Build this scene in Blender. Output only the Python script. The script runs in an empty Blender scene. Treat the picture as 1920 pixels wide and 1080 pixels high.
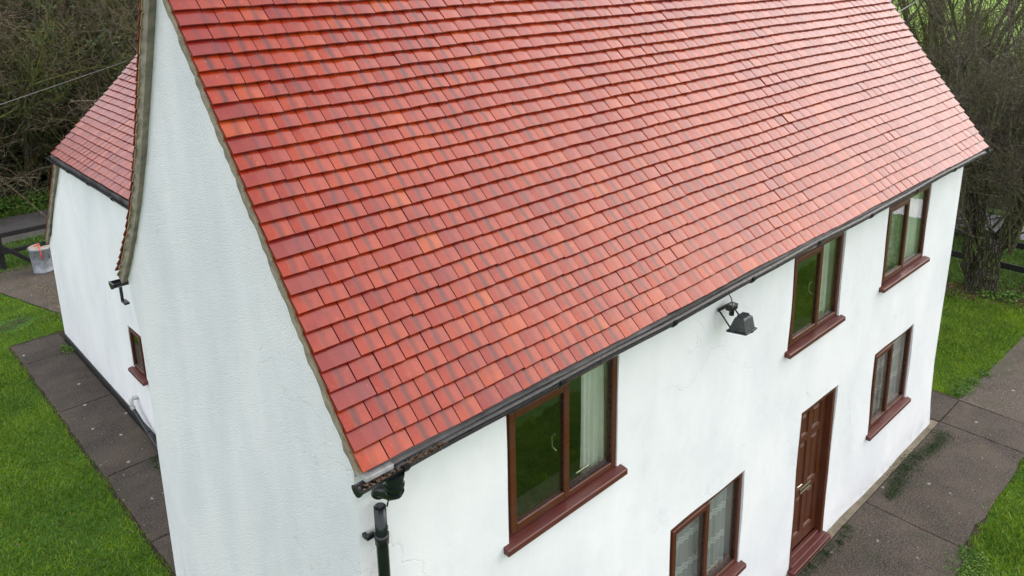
import bpy, math, random
import numpy as np
from mathutils import Matrix, Vector

R = math.radians
scene = bpy.context.scene
COL = scene.collection

# ------------------------------------------------------------------ camera
cam_d = bpy.data.cameras.new('camera'); cam = bpy.data.objects.new('camera', cam_d); COL.objects.link(cam)
scene.camera = cam
YAW, PITCH, ROLL = 0.816004, 0.254641, 0.0167789
FPX, PPX, PPY = 1493.68, 965.51, 302.24
CAM = np.array([-1.93, -3.38, 6.75])
fw = np.array([math.cos(YAW)*math.cos(PITCH), math.sin(YAW)*math.cos(PITCH), -math.sin(PITCH)])
rt = np.array([math.sin(YAW), -math.cos(YAW), 0.0]); dn = np.cross(fw, rt)
cr, sr = math.cos(ROLL), math.sin(ROLL)
RX, RY, RZ = cr*rt + sr*dn, -sr*rt + cr*dn, fw
m = Matrix.Identity(4)
for i in range(3):
    m[i][0], m[i][1], m[i][2], m[i][3] = RX[i], -RY[i], -RZ[i], CAM[i]
cam.matrix_world = m
cam_d.sensor_width = 36; cam_d.lens = FPX/1920*36
cam_d.shift_x = (960-PPX)/1920; cam_d.shift_y = (PPY-540)/1920
cam_d.clip_start = 0.05; cam_d.clip_end = 2000

# ------------------------------------------------------------------ world + sun (overcast)
SUN_AZ = math.atan2(-0.35, 0.90); SUN_EL = R(38)
w = bpy.data.worlds.new('World'); scene.world = w; w.use_nodes = True
wn = w.node_tree; wn.nodes.clear()
sky = wn.nodes.new('ShaderNodeTexSky'); sky.sky_type = 'NISHITA'; sky.sun_disc = False
sky.sun_elevation = SUN_EL; sky.sun_rotation = math.pi/2 - SUN_AZ
sky.air_density = 1.5; sky.dust_density = 6.0; sky.ozone_density = 1.0
hs = wn.nodes.new('ShaderNodeMixRGB'); hs.inputs['Fac'].default_value = 0.85      # overcast: the sky veiled by an even cloud sheet
hs.inputs['Color2'].default_value = (6.65, 6.80, 7.25, 1)
bg = wn.nodes.new('ShaderNodeBackground'); bg.inputs['Strength'].default_value = 0.15
wo = wn.nodes.new('ShaderNodeOutputWorld')
wn.links.new(sky.outputs[0], hs.inputs['Color1']); wn.links.new(hs.outputs[0], bg.inputs['Color']); wn.links.new(bg.outputs[0], wo.inputs[0])
sd = bpy.data.lights.new('sun', 'SUN'); sd.energy = 0.55; sd.angle = R(55); sd.color = (1, 0.985, 0.97)
so = bpy.data.objects.new('sun', sd); COL.objects.link(so)
sdir = Vector((math.cos(SUN_AZ)*math.cos(SUN_EL), math.sin(SUN_AZ)*math.cos(SUN_EL), math.sin(SUN_EL)))
so.rotation_euler = sdir.to_track_quat('Z', 'Y').to_euler()
vs = scene.view_settings
vs.view_transform = 'Standard'; vs.look = 'None'; vs.gamma = 1.0; vs.exposure = 0.86; vs.use_curve_mapping = False

# ------------------------------------------------------------------ helpers
random.seed(7); RNG = np.random.default_rng(11)

def tag(o, label=None, cat=None, group=None, kind=None):
    if label: o['label'] = label
    if cat: o['category'] = cat
    if group: o['group'] = group
    if kind: o['kind'] = kind
    return o

def empty(name, loc=(0, 0, 0), parent=None):
    o = bpy.data.objects.new(name, None); COL.objects.link(o); o.location = loc
    o.empty_display_size = 0.2
    if parent: o.parent = parent
    return o

def link_mesh(name, me, mat=None, parent=None, mtx=None):
    o = bpy.data.objects.new(name, me); COL.objects.link(o)
    if mat: me.materials.append(mat)
    if parent: o.parent = parent
    if mtx is not None: o.matrix_local = mtx
    return o

class MB:
    """collects shapes into one mesh"""
    def __init__(s): s.v = []; s.f = []; s.uv = None; s.col = None; s.sm = []
    def add(s, v, f, smooth=False):
        n = len(s.v); s.v.extend([tuple(p) for p in v]); s.f.extend([tuple(n+i for i in q) for q in f]); s.sm.extend([smooth]*len(f)); return s
    def box(s, a, b, bev=0.0, M=None):
        x0, y0, z0 = a; x1, y1, z1 = b
        if bev <= 0:
            v = [(x, y, z) for z in (z0, z1) for y in (y0, y1) for x in (x0, x1)]
            f = [(0, 2, 3, 1), (4, 5, 7, 6), (0, 1, 5, 4), (2, 6, 7, 3), (0, 4, 6, 2), (1, 3, 7, 5)]
        else:
            bev = min(bev, (x1-x0)*.45, (y1-y0)*.45, (z1-z0)*.45)
            v = []; f = []
            c = [((x0, x1)[i], (y0, y1)[j], (z0, z1)[k]) for k in (0, 1) for j in (0, 1) for i in (0, 1)]
            # three verts per corner, one inset along each pair of axes
            idx = {}
            for n, (i, j, k) in enumerate([(i, j, k) for k in (0, 1) for j in (0, 1) for i in (0, 1)]):
                sx, sy, sz = (1 if i == 0 else -1), (1 if j == 0 else -1), (1 if k == 0 else -1)
                X, Y, Z = c[n]
                for ax, p in ((0, (X, Y+sy*bev, Z+sz*bev)), (1, (X+sx*bev, Y, Z+sz*bev)), (2, (X+sx*bev, Y+sy*bev, Z))):
                    idx[(i, j, k, ax)] = len(v); v.append(p)
            for s_ in (0, 1):
                q = [idx[(s_, 0, 0, 0)], idx[(s_, 1, 0, 0)], idx[(s_, 1, 1, 0)], idx[(s_, 0, 1, 0)]]; f.append(q if s_ else q[::-1])
                q = [idx[(0, s_, 0, 1)], idx[(1, s_, 0, 1)], idx[(1, s_, 1, 1)], idx[(0, s_, 1, 1)]]; f.append(q[::-1] if s_ else q)
                q = [idx[(0, 0, s_, 2)], idx[(1, 0, s_, 2)], idx[(1, 1, s_, 2)], idx[(0, 1, s_, 2)]]; f.append(q if s_ else q[::-1])
            for a_ in (0, 1):
                for b_ in (0, 1):
                    f.append([idx[(a_, b_, 0, 0)], idx[(a_, b_, 1, 0)], idx[(a_, b_, 1, 1)], idx[(a_, b_, 0, 1)]])
                    f.append([idx[(a_, 0, b_, 0)], idx[(a_, 1, b_, 0)], idx[(a_, 1, b_, 2)], idx[(a_, 0, b_, 2)]])
                    f.append([idx[(0, a_, b_, 1)], idx[(1, a_, b_, 1)], idx[(1, a_, b_, 2)], idx[(0, a_, b_, 2)]])
            for k in (0, 1):
                for j in (0, 1):
                    for i in (0, 1): f.append([idx[(i, j, k, 0)], idx[(i, j, k, 1)], idx[(i, j, k, 2)]])
        if M is not None: v = [tuple(M @ Vector(p)) for p in v]
        return s.add(v, f)
    def tube(s, pts, rad, n=10, caps=True, open_top=False):
        pts = [Vector(p) for p in pts]; k = len(pts)
        rad = rad if hasattr(rad, '__len__') else [rad]*k
        v = []; ref = None
        for i, p in enumerate(pts):
            t = (pts[min(i+1, k-1)]-pts[max(i-1, 0)]).normalized()
            if ref is None: ref = Vector((0, 0, 1)) if abs(t.z) < .9 else Vector((1, 0, 0))
            a = t.cross(ref).normalized(); b = a.cross(t).normalized(); ref = b
            for j in range(n):
                an = 2*math.pi*j/n; v.append(p+(a*math.cos(an)+b*math.sin(an))*rad[i])
        f = [(i*n+j, i*n+(j+1) % n, (i+1)*n+(j+1) % n, (i+1)*n+j) for i in range(k-1) for j in range(n)]
        s.add(v, f, True)
        if caps:
            s.add([v[j] for j in range(n)], [tuple(range(n))[::-1]])
            s.add([v[(k-1)*n+j] for j in range(n)], [tuple(range(n))])
        return s
    def lathe(s, prof, n=24, c=(0, 0, 0)):
        v = [(c[0]+r*math.cos(2*math.pi*j/n), c[1]+r*math.sin(2*math.pi*j/n), c[2]+z) for r, z in prof for j in range(n)]
        f = [(i*n+j, i*n+(j+1) % n, (i+1)*n+(j+1) % n, (i+1)*n+j) for i in range(len(prof)-1) for j in range(n)]
        return s.add(v, f, True)
    def build(s, name, mat=None, parent=None, mtx=None):
        me = bpy.data.meshes.new(name); me.from_pydata(s.v, [], s.f)
        me.polygons.foreach_set('use_smooth', s.sm); me.update()
        return link_mesh(name, me, mat, parent, mtx)

def fast_mesh(name, V, F, mat, parent=None, cols=None, uvs=None, smooth=False):
    """V (n,3) floats, F (m,k) ints of equal k; cols (n,4) point colours; uvs (n,2) by point"""
    me = bpy.data.meshes.new(name); V = np.asarray(V, np.float32); F = np.asarray(F, np.int32)
    me.vertices.add(len(V)); me.vertices.foreach_set('co', V.ravel())
    k = F.shape[1]; me.loops.add(F.size); me.loops.foreach_set('vertex_index', F.ravel())
    me.polygons.add(len(F)); me.polygons.foreach_set('loop_start', np.arange(0, F.size, k, dtype=np.int32))
    me.polygons.foreach_set('use_smooth', np.full(len(F), smooth))
    if cols is not None:
        a = me.color_attributes.new('tcol', 'FLOAT_COLOR', 'POINT'); a.data.foreach_set('color', np.asarray(cols, np.float32).ravel())
    if uvs is not None:
        u = me.uv_layers.new(name='UVMap'); u.data.foreach_set('uv', np.asarray(uvs, np.float32)[F.ravel()].ravel())
    me.update(calc_edges=True); me.validate()
    return link_mesh(name, me, mat, parent)

# ------------------------------------------------------------------ material helpers
class Mat:
    def __init__(s, name):
        s.m = bpy.data.materials.new(name); s.m.use_nodes = True; s.t = s.m.node_tree; s.t.nodes.clear()
        s.out = s.t.nodes.new('ShaderNodeOutputMaterial'); s.b = s.t.nodes.new('ShaderNodeBsdfPrincipled')
        s.t.links.new(s.b.outputs[0], s.out.inputs[0])
    def n(s, typ, ins=None, **kw):
        nd = s.t.nodes.new('ShaderNode'+typ)
        for k, v in kw.items(): setattr(nd, k, v)
        for k, v in (ins or {}).items(): s.set(nd, k, v)
        return nd
    def set(s, nd, k, v):
        if isinstance(v, bpy.types.NodeSocket): s.t.links.new(v, nd.inputs[k])
        elif isinstance(v, bpy.types.Node): s.t.links.new(v.outputs[0], nd.inputs[k])
        else: nd.inputs[k].default_value = v
    def p(s, **kw):
        for k, v in kw.items(): s.set(s.b, k.replace('_', ' '), v)
        return s
    def coord(s, out='Object'): return s.n('TexCoord').outputs[out]
    def noise(s, vec, scale, detail=4, rough=.55, out=0):
        return s.n('TexNoise', {'Vector': vec, 'Scale': scale, 'Detail': detail, 'Roughness': rough}).outputs[out]
    def ramp(s, fac, stops, interp='LINEAR'):
        r = s.n('ValToRGB'); r.color_ramp.interpolation = interp; e = r.color_ramp.elements
        while len(e) < len(stops): e.new(0.5)
        for i, (pos, c) in enumerate(stops):
            e[i].position = pos; e[i].color = (c, c, c, 1) if not hasattr(c, '__len__') else (*c, 1)
        s.set(r, 'Fac', fac); return r.outputs[0]
    def mix(s, fac, a, b, blend='MIX'):
        x = s.n('MixRGB', blend_type=blend)
        for k, v in (('Fac', fac), ('Color1', a), ('Color2', b)):
            if hasattr(v, '__len__') and not isinstance(v, (bpy.types.NodeSocket, bpy.types.Node)): v = (*v, 1) if len(v) == 3 else v
            s.set(x, k, v)
        return x.outputs[0]
    def math(s, op, a, b=0.0, clamp=False):
        x = s.n('Math', operation=op); x.use_clamp = clamp; s.set(x, 0, a); s.set(x, 1, b); return x.outputs[0]
    def mapv(s, vec, scale=(1, 1, 1), loc=(0, 0, 0)):
        return s.n('Mapping', {'Vector': vec, 'Scale': scale, 'Location': loc}).outputs[0]
    def bump(s, h, strength=.5, dist=.01, normal=None):
        d = {'Height': h, 'Strength': strength, 'Distance': dist}
        if normal is not None: d['Normal'] = normal
        return s.n('Bump', d).outputs[0]

def geo(mt): return mt.n('NewGeometry').outputs['Position']

def plain(name, col, rough=.5, var=.15, scale=12, metallic=0.0, bump=0.0, bscale=60):
    t = Mat(name); g = geo(t)
    n = t.noise(g, scale, 5)
    c = t.mix(t.ramp(n, [(.3, 0.0), (.7, 1.0)]), [x*(1-var) for x in col], [min(1, x*(1+var)) for x in col])
    t.p(Base_Color=c, Roughness=t.ramp(t.noise(g, scale*1.7, 3), [(.3, max(.02, rough-.1)), (.7, min(1, rough+.1))]), Metallic=metallic)
    if bump: t.p(Normal=t.bump(t.noise(g, bscale, 3), bump, .005))
    return t.m

def render_wall(name, rough_scale, strength, fine):
    t = Mat(name); g = geo(t)
    blotch = t.noise(t.mapv(g, (.9, .9, .45)), 1.6, 6, .62)
    c = t.mix(t.ramp(blotch, [(.3, 0.0), (.62, 1.0)]), (.75, .765, .79), (.86, .865, .87))
    run = t.noise(t.mapv(g, (3.2, 3.2, .28)), 2.0, 5, .6)
    c = t.mix(t.ramp(run, [(.62, 0.0), (.90, .09)]), c, (.55, .56, .57))
    c = t.mix(t.ramp(t.noise(t.mapv(g, (1, 1, 1), (5, 2, 8)), 3.4, 6, .66), [(.55, 0.0), (.78, .26)]), c, (.62, .63, .64))
    zz = t.n('SeparateXYZ', {'Vector': g}).outputs[2]
    spl = t.math('MULTIPLY', t.ramp(zz, [(.02, .5), (.32, 0.0)]), t.ramp(t.noise(g, 5, 5, .65), [(.38, 0.0), (.68, 1.0)]))
    c = t.mix(spl, c, (.40, .40, .36))
    sp = t.n('TexVoronoi', {'Vector': g, 'Scale': 7.0}).outputs['Distance']
    c = t.mix(t.ramp(sp, [(.012, .55), (.03, 0.0)]), c, (.3, .29, .27))
    cn = t.noise(t.mapv(g, (1, 1, 1.25)), .75, 5, .5)
    crack = t.ramp(t.math('ABSOLUTE', t.math('SUBTRACT', cn, .52)), [(.0006, 1.0), (.0026, 0.0)])
    cmask = t.ramp(t.noise(t.mapv(g, loc=(7, 3, 1)), .8, 3), [(.48, 0.0), (.60, 1.0)])
    ck = t.math('MULTIPLY', crack, cmask)
    c = t.mix(t.math('MULTIPLY', ck, .18), c, (.42, .42, .42))
    h1 = t.noise(g, rough_scale, 6, .72); h2 = t.noise(g, 11, 3); h3 = t.noise(g, 2.2, 2)
    h = t.math('ADD', t.math('MULTIPLY', h1, fine), t.math('ADD', t.math('MULTIPLY', h2, .34), t.math('MULTIPLY', h3, 1.1)))
    h = t.math('SUBTRACT', h, t.math('MULTIPLY', ck, .35))
    t.p(Base_Color=c, Roughness=.82, Specular_IOR_Level=.25, Normal=t.bump(h, strength, .02))
    return t.m

def tile_mat(name, tint=None, rough=.3):
    t = Mat(name); g = geo(t)
    a = t.n('VertexColor', layer_name='tcol'); sp = t.n('SeparateColor', {'Color': a.outputs[0]})
    r1, r2, pl = sp.outputs[0], sp.outputs[1], sp.outputs[2]
    uv = t.n('UVMap', uv_map='UVMap').outputs[0]; su = t.n('SeparateXYZ', {'Vector': uv})
    u, v = su.outputs[0], su.outputs[1]
    base = t.ramp(r1, [(0.0, (.21, .012, .005)), (.2, (.25, .018, .004)), (.8, (.295, .027, .004)), (.96, (.325, .040, .005)), (1.0, (.36, .058, .008))])
    patch = t.noise(g, .9, 3)
    base = t.mix(t.ramp(patch, [(.42, 0.0), (.66, .55)]), base, (.355, .040, .003))
    blot = t.noise(t.mapv(g, (1, 1, 1), (3, 1, 2)), 8, 6, .65)
    base = t.mix(t.ramp(blot, [(.46, 0.0), (.70, .6)]), base, (.165, .011, .010))
    base = t.mix(t.ramp(t.noise(g, 26, 4), [(.58, 0.0), (.75, .35)]), base, (.45, .065, .012))
    # dark run-off streak below the joint of the course above
    wob = t.math('MULTIPLY', t.math('SUBTRACT', t.noise(g, 13, 4), .5), .26)
    d = t.math('ABSOLUTE', t.math('ADD', u, wob))
    st = t.ramp(d, [(.02, 1.0), (.10, .45), (.19, 0.0)])
    sm = t.math('MULTIPLY', t.math('MULTIPLY', st, t.ramp(r2, [(.05, .2), (.6, .95)])), t.ramp(t.noise(g, .55, 2), [(.35, .45), (.6, 1.0)]))
    base = t.mix(sm, base, (.082, .020, .018))
    base = t.mix(t.math('MULTIPLY', pl, .55), base, (.16, .012, .014))
    # pale lichen specks and dirt at the head of the exposed part
    vo = t.n('TexVoronoi', {'Vector': g, 'Scale': 13.0}); ls = t.ramp(vo.outputs['Distance'], [(.035, .5), (.06, 0.0)])
    base = t.mix(t.math('MULTIPLY', ls, t.ramp(t.noise(g, 2, 2), [(.55, 0.0), (.6, 1.0)])), base, (.42, .33, .24))
    if tint: base = t.mix(tint[0], base, tint[1])
    ro = t.math('ADD', t.math('MULTIPLY', t.noise(g, 22, 4), .25), t.math('ADD', rough-.12, t.math('MULTIPLY', r2, .1)))
    h = t.math('ADD', t.noise(g, 90, 3), t.math('MULTIPLY', t.noise(g, 14, 3), 1.6))
    t.p(Base_Color=base, Roughness=ro, Specular_IOR_Level=.22, Coat_Weight=.58, Coat_Roughness=.14, Coat_IOR=1.42, Normal=t.bump(h, .22, .004))
    return t.m

def wood_paint(name, col, rough=.38):
    t = Mat(name); g = geo(t)
    n = t.noise(t.mapv(g, (2.5, 20, 20)), 3, 5, .6); n2 = t.noise(g, 5, 4)
    c = t.mix(t.ramp(n, [(.3, 0.0), (.75, 1.0)]), [x*.72 for x in col], [x*1.25 for x in col])
    c = t.mix(t.ramp(n2, [(.5, 0.0), (.8, .35)]), c, [x*.5+.03 for x in col])
    t.p(Base_Color=c, Roughness=t.ramp(n2, [(.3, rough-.1), (.7, rough+.15)]), Normal=t.bump(n, .12, .003))
    return t.m

def concrete(name, c0, c1, lichen=1.0):
    t = Mat(name); g = geo(t)
    big = t.noise(g, 1.5, 7, .68); c = t.mix(t.ramp(big, [(.38, 0.0), (.62, 1.0)]), c0, c1)
    fine = t.noise(g, 55, 4, .7); c = t.mix(t.ramp(fine, [(.45, 0.0), (.68, .9)]), c, [x*2.6 for x in c1])
    c = t.mix(t.ramp(t.noise(g, 120, 2), [(.3, .6), (.5, 0.0)]), c, [x*.4 for x in c0])
    green = t.ramp(t.noise(g, 1.7, 5, .65), [(.54, 0.0), (.72, .55)]); c = t.mix(green, c, (.035, .05, .018))
    tan = t.ramp(t.noise(t.mapv(g, loc=(4, 9, 0)), 1.1, 5, .6), [(.55, 0.0), (.75, .5)]); c = t.mix(tan, c, (.11, .085, .055))
    wv = t.noise(g, 30, 3, out=1)
    gv = t.n('MixRGB', {'Fac': .06, 'Color1': g, 'Color2': wv}).outputs[0]
    for sc, th, am in ((4.0, .075, .85), (11, .06, .8)):
        vo = t.n('TexVoronoi', {'Vector': gv, 'Scale': sc, 'Randomness': 1.0})
        k = t.math('MULTIPLY', t.ramp(vo.outputs['Distance'], [(th*.7, am), (th*1.5, 0.0)]), t.ramp(t.n('SeparateColor', {'Color': vo.outputs['Color']}).outputs[0], [(.35, 0.0), (.4, lichen)]))
        c = t.mix(k, c, (.42, .41, .38))
    t.p(Base_Color=c, Roughness=.78, Specular_IOR_Level=.3, Normal=t.bump(t.math('ADD', fine, t.math('MULTIPLY', big, 2)), .5, .01))
    return t.m

def ground_mat(name, stops, scale=1.0, bump=.6, fscale=45):
    t = Mat(name); g = geo(t)
    n = t.noise(g, scale, 7, .65); f = t.noise(g, fscale, 4, .7)
    c = t.ramp(t.math('ADD', t.math('MULTIPLY', n, .6), t.math('MULTIPLY', f, .4)), stops)
    t.p(Base_Color=c, Roughness=.9, Specular_IOR_Level=.2, Normal=t.bump(f, bump, .02))
    return t.m

def blade_mat(name, dark, light, dry, transl=.25, sc=.8):
    t = Mat(name); g = geo(t)
    a = t.n('VertexColor', layer_name='tcol'); sp = t.n('SeparateColor', {'Color': a.outputs[0]})
    c = t.mix(sp.outputs[0], dark, light)
    c = t.mix(t.ramp(t.noise(g, sc, 5, .65), [(.40, 0.0), (.66, .75)]), c, [light[0]*1.35, light[1]*1.2, light[2]*1.2])
    c = t.mix(t.ramp(t.noise(t.mapv(g, loc=(9, 4, 0)), sc*2.6, 4, .6), [(.5, 0.0), (.7, .55)]), c, dark)
    c = t.mix(t.ramp(sp.outputs[1], [(.86, 0.0), (.95, .7)]), c, dry)
    tr = t.n('BsdfTranslucent', {'Color': c}); mx = t.n('MixShader', {'Fac': transl})
    t.p(Base_Color=c, Roughness=.55, Specular_IOR_Level=.35)
    t.t.links.new(t.b.outputs[0], mx.inputs[1]); t.t.links.new(tr.outputs[0], mx.inputs[2]); t.t.links.new(mx.outputs[0], t.out.inputs[0])
    return t.m

def bark_mat(name, brown, moss, pale, amt=.5):
    t = Mat(name); g = geo(t); 
    n = t.noise(g, 1.3, 5, .65); n2 = t.noise(g, 14, 4, .6)
    c = t.mix(t.ramp(n2, [(.42, 0.0), (.72, 1.0)]), brown, pale)
    c = t.mix(t.math('MULTIPLY', t.ramp(n, [(.42, 0.0), (.6, 1.0)]), amt), c, moss)
    t.p(Base_Color=c, Roughness=.85, Specular_IOR_Level=.25, Normal=t.bump(t.noise(t.mapv(g, (1, 1, .3)), 30, 4), .8, .02))
    return t.m

M_FRONT = render_wall('smooth white render', 120, .30, .5)
M_GABLE = render_wall('rough white render', 70, .62, 1.7)
M_WING = render_wall('white render of the wing', 90, .32, .7)
M_TILE = tile_mat('red clay tile')
M_MORTAR = plain('verge mortar', (.22, .195, .145), .85, .35, 9, bump=.8, bscale=50)
M_SLIP = plain('undercloak slip', (.30, .22, .13), .8, .3, 20, bump=.5)
M_DECK = plain('roof felt', (.05, .035, .03), .9, .2)
M_FRAME = wood_paint('brown window paint', (.090, .024, .010))
M_SILL = wood_paint('red brown sill paint', (.105, .025, .019), .42)
M_DOOR = wood_paint('brown door paint', (.094, .026, .010), .42)
M_BLACK = plain('black gutter plastic', (.012, .013, .014), .3, .3, 20)
M_BLACKP = plain('black painted pipe', (.007, .010, .011), .25, .3, 10)
M_TRAY = plain('grey eaves tray', (.065, .062, .060), .55, .7, 4, bump=.4)
M_BOARD = plain('dusty inner sill', (.10, .075, .075), .5, .3, 6)
M_METAL = plain('worn brass', (.55, .50, .40), .3, .2, 40, 1.0)
M_BRASS = plain('tarnished letter plate', (.24, .22, .15), .35, .3, 40, .8)
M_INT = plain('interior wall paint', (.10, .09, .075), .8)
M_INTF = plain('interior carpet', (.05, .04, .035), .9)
M_PLINTH = plain('black bitumen plinth', (.012, .012, .012), .6, .4, 8)
M_GREYP = plain('floodlight housing', (.055, .058, .062), .5, .35, 40, bump=.2)
M_LABEL = plain('pale label', (.45, .45, .43), .6)
M_FENCE = plain('black fence paint', (.008, .008, .008), .6, .4, 15, bump=.3)
M_GALV = plain('galvanised steel', (.24, .26, .28), .45, .35, 8, .25, .2, 30)
M_RUST = plain('rusty lid top', (.33, .26, .20), .6, .4, 10)
M_RED = plain('orange red strap', (.62, .08, .03), .5)
M_CABLE = plain('cable', (.10, .10, .10), .6)
M_WASTE = plain('weathered waste pipe', (.42, .42, .40), .6, .4, 14)
M_CURT = plain('cream curtain cloth', (.70, .69, .62), .9, .08, 5)
M_CURTP = plain('patterned curtain cloth', (.38, .36, .31), .9, .5, 22)

def glass_mat():
    t = Mat('window glass'); t.t.nodes.remove(t.b)
    tr = t.n('BsdfTransparent', {'Color': (.92, .95, .93, 1)}); gl = t.n('BsdfGlossy', {'Color': (1, 1, 1, 1), 'Roughness': .015, 'Normal': t.bump(t.noise(geo(t), 4.5, 2), .05, .02)})
    lw = t.n('LayerWeight', {'Blend': .5}).outputs['Facing']; fr = t.math('ADD', .085, t.math('MULTIPLY', t.math('POWER', lw, 4.0), .9)); mx = t.n('MixShader', {'Fac': fr})
    t.t.links.new(tr.outputs[0], mx.inputs[1]); t.t.links.new(gl.outputs[0], mx.inputs[2]); t.t.links.new(mx.outputs[0], t.out.inputs[0])
    return t.m
M_GLASS = glass_mat()
def net_mat():
    t = Mat('white net curtain'); g = t.coord('Object'); sz = t.n('SeparateXYZ', {'Vector': g}).outputs[2]
    ph = t.math('FRACT', t.math('MULTIPLY', sz, 3.1))
    band = t.ramp(ph, [(.02, 1.0), (.06, 0.0), (.10, 1.0), (.14, 0.0), (.19, 1.0), (.23, 0.0)])
    fac = t.math('ADD', .50, t.math('MULTIPLY', band, .46))
    t.p(Base_Color=(.78, .80, .79, 1), Roughness=.9)
    tl = t.n('BsdfTransparent'); mx = t.n('MixShader', {'Fac': fac})
    t.t.links.new(tl.outputs[0], mx.inputs[1]); t.t.links.new(t.b.outputs[0], mx.inputs[2]); t.t.links.new(mx.outputs[0], t.out.inputs[0])
    return t.m
M_NET = net_mat()
M_SLAB = concrete('weathered concrete slab', (.020, .016, .014), (.066, .051, .040))
M_PAVE = concrete('gravelly concrete', (.042, .034, .027), (.080, .064, .050), .6)
M_SOIL = ground_mat('damp soil', [(.3, (.022, .018, .012)), (.7, (.06, .05, .03))], 3)
M_ROAD = concrete('tarmac', (.055, .052, .052), (.075, .070, .068), .1)
M_LANE = plain('wet lane', (.19, .20, .22), .35, .2, 2)
M_GROUND = ground_mat('grass ground', [(.32, (.022, .055, .007)), (.52, (.05, .115, .014)), (.7, (.085, .155, .025))], .5)
M_FIELD = ground_mat('pasture', [(.32, (.10, .18, .02)), (.52, (.17, .28, .04)), (.7, (.23, .34, .07))], .12)
M_BANK = ground_mat('leaf litter bank', [(.3, (.010, .012, .005)), (.5, (.03, .028, .014)), (.7, (.055, .05, .024))], 1.1)
M_BLADE = blade_mat('lawn grass', (.038, .098, .004), (.185, .325, .014), (.34, .31, .07))
M_BLADE2 = blade_mat('rough verge grass', (.045, .10, .012), (.11, .21, .03), (.22, .20, .08))
M_MOSS = blade_mat('moss', (.010, .028, .006), (.028, .062, .012), (.08, .07, .02), .05)
M_LEAF = blade_mat('ivy leaves', (.008, .022, .006), (.028, .060, .014), (.06, .07, .02), .1)
M_WEED = blade_mat('weed leaves', (.04, .10, .012), (.10, .20, .03), (.16, .2, .05), .2)
M_BARK = bark_mat('mossy bark', (.050, .042, .030), (.075, .088, .022), (.16, .14, .10), .8)
def trunk_mat():
    t = Mat('cracked mossy trunk bark'); g = geo(t); gz = t.mapv(g, (1, 1, .14))
    wv = t.n('MixRGB', {'Fac': .10, 'Color1': gz, 'Color2': t.noise(g, 5, 4, out=1)}).outputs[0]
    vo = t.n('TexVoronoi', {'Vector': wv, 'Scale': 24.0}, feature='DISTANCE_TO_EDGE').outputs['Distance']
    n = t.noise(g, 2.4, 6, .65); f = t.noise(g, 34, 4, .65)
    c = t.mix(t.ramp(f, [(.3, 0.0), (.7, 1.0)]), (.040, .033, .024), (.15, .13, .10))
    c = t.mix(t.ramp(n, [(.40, 0.0), (.58, .85)]), c, (.085, .105, .028))
    c = t.mix(t.ramp(vo, [(.02, .85), (.16, 0.0)]), c, (.018, .015, .011))
    t.p(Base_Color=c, Roughness=.9, Specular_IOR_Level=.2, Normal=t.bump(t.math('ADD', t.ramp(vo, [(.0, 0.0), (.25, 1.0)]), t.math('MULTIPLY', f, .4)), 1.0, .05))
    return t.m
M_TRUNK = trunk_mat()
M_TWIGB = bark_mat('brown twigs', (.075, .055, .038), (.10, .105, .024), (.31, .24, .18), .45)
M_TWIGG = bark_mat('mossy twigs', (.055, .048, .024), (.105, .118, .020), (.25, .24, .095), .9)
M_TWIGD = bark_mat('dark twigs', (.046, .038, .027), (.070, .078, .020), (.24, .20, .15), .6)

# ------------------------------------------------------------------ the setting: ground, paths, road
def struct(o): o['kind'] = 'structure'; return o

def sheet(name, poly, z, mat, parent=None):
    me = bpy.data.meshes.new(name); me.from_pydata([(x, y, z) for x, y in poly], [], [tuple(range(len(poly)))]); me.update()
    return link_mesh(name, me, mat, parent)

struct(sheet('ground', [(-300, -300), (400, -300), (400, 400), (-300, 400)], -.034, M_GROUND))
struct(sheet('field', [(24, -60), (400, -60), (400, 400), (24, 400)], -.028, M_FIELD))
road = struct(sheet('road', [(-60, 19.0), (60, 18.85), (60, 21.3), (-60, 21.4)], -.020, M_ROAD))
struct(sheet('lane', [(19.0, -50), (20.6, -50), (20.6, 60), (19.0, 60)], -.020, M_LANE))
# gravelly yard beyond the wing, and the gravel running on past the front corner
struct(sheet('yard', [(1.30, 12.55), (1.50, 13.30), (1.18, 14.35), (.84, 15.5), (.2, 16.9), (1.6, 16.95), (6, 16.9), (6, 12.2), (1.2, 12.2)], -.012, M_PAVE))
struct(sheet('gravel_drive', [(10.50, -.06), (11.88, -.11), (13.52, -.14), (24, -.2), (24, -1.75), (12.5, -1.6), (10.4, -1.45), (9.66, -1.14), (10.48, -1.1)], -.014, M_PAVE))

def rough_bank(name, x0, x1, y0, y1, rise, axis):
    nx, ny = 46, 30; V = []
    for j in range(ny):
        for i in range(nx):
            u, v = i/(nx-1), j/(ny-1); t = v if axis == 'y' else u
            z = -.03 + rise*min(1, t*2.2)**.8 + (.18*math.sin(i*1.7+j*.9)+.15*math.sin(j*2.3-i*.7)+random.uniform(-.08, .08))*min(1, t*6)*.5
            V.append((x0+(x1-x0)*u, y0+(y1-y0)*v, z))
    F = [(j*nx+i, j*nx+i+1, (j+1)*nx+i+1, (j+1)*nx+i) for j in range(ny-1) for i in range(nx-1)]
    return struct(fast_mesh(name, V, F, M_BANK, smooth=True))
rough_bank('bank', -14, 34, 22.3, 40, 1.6, 'y')
rough_bank('thicket_floor', 21.2, 34, 1.2, 22, .7, 'x')

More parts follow.
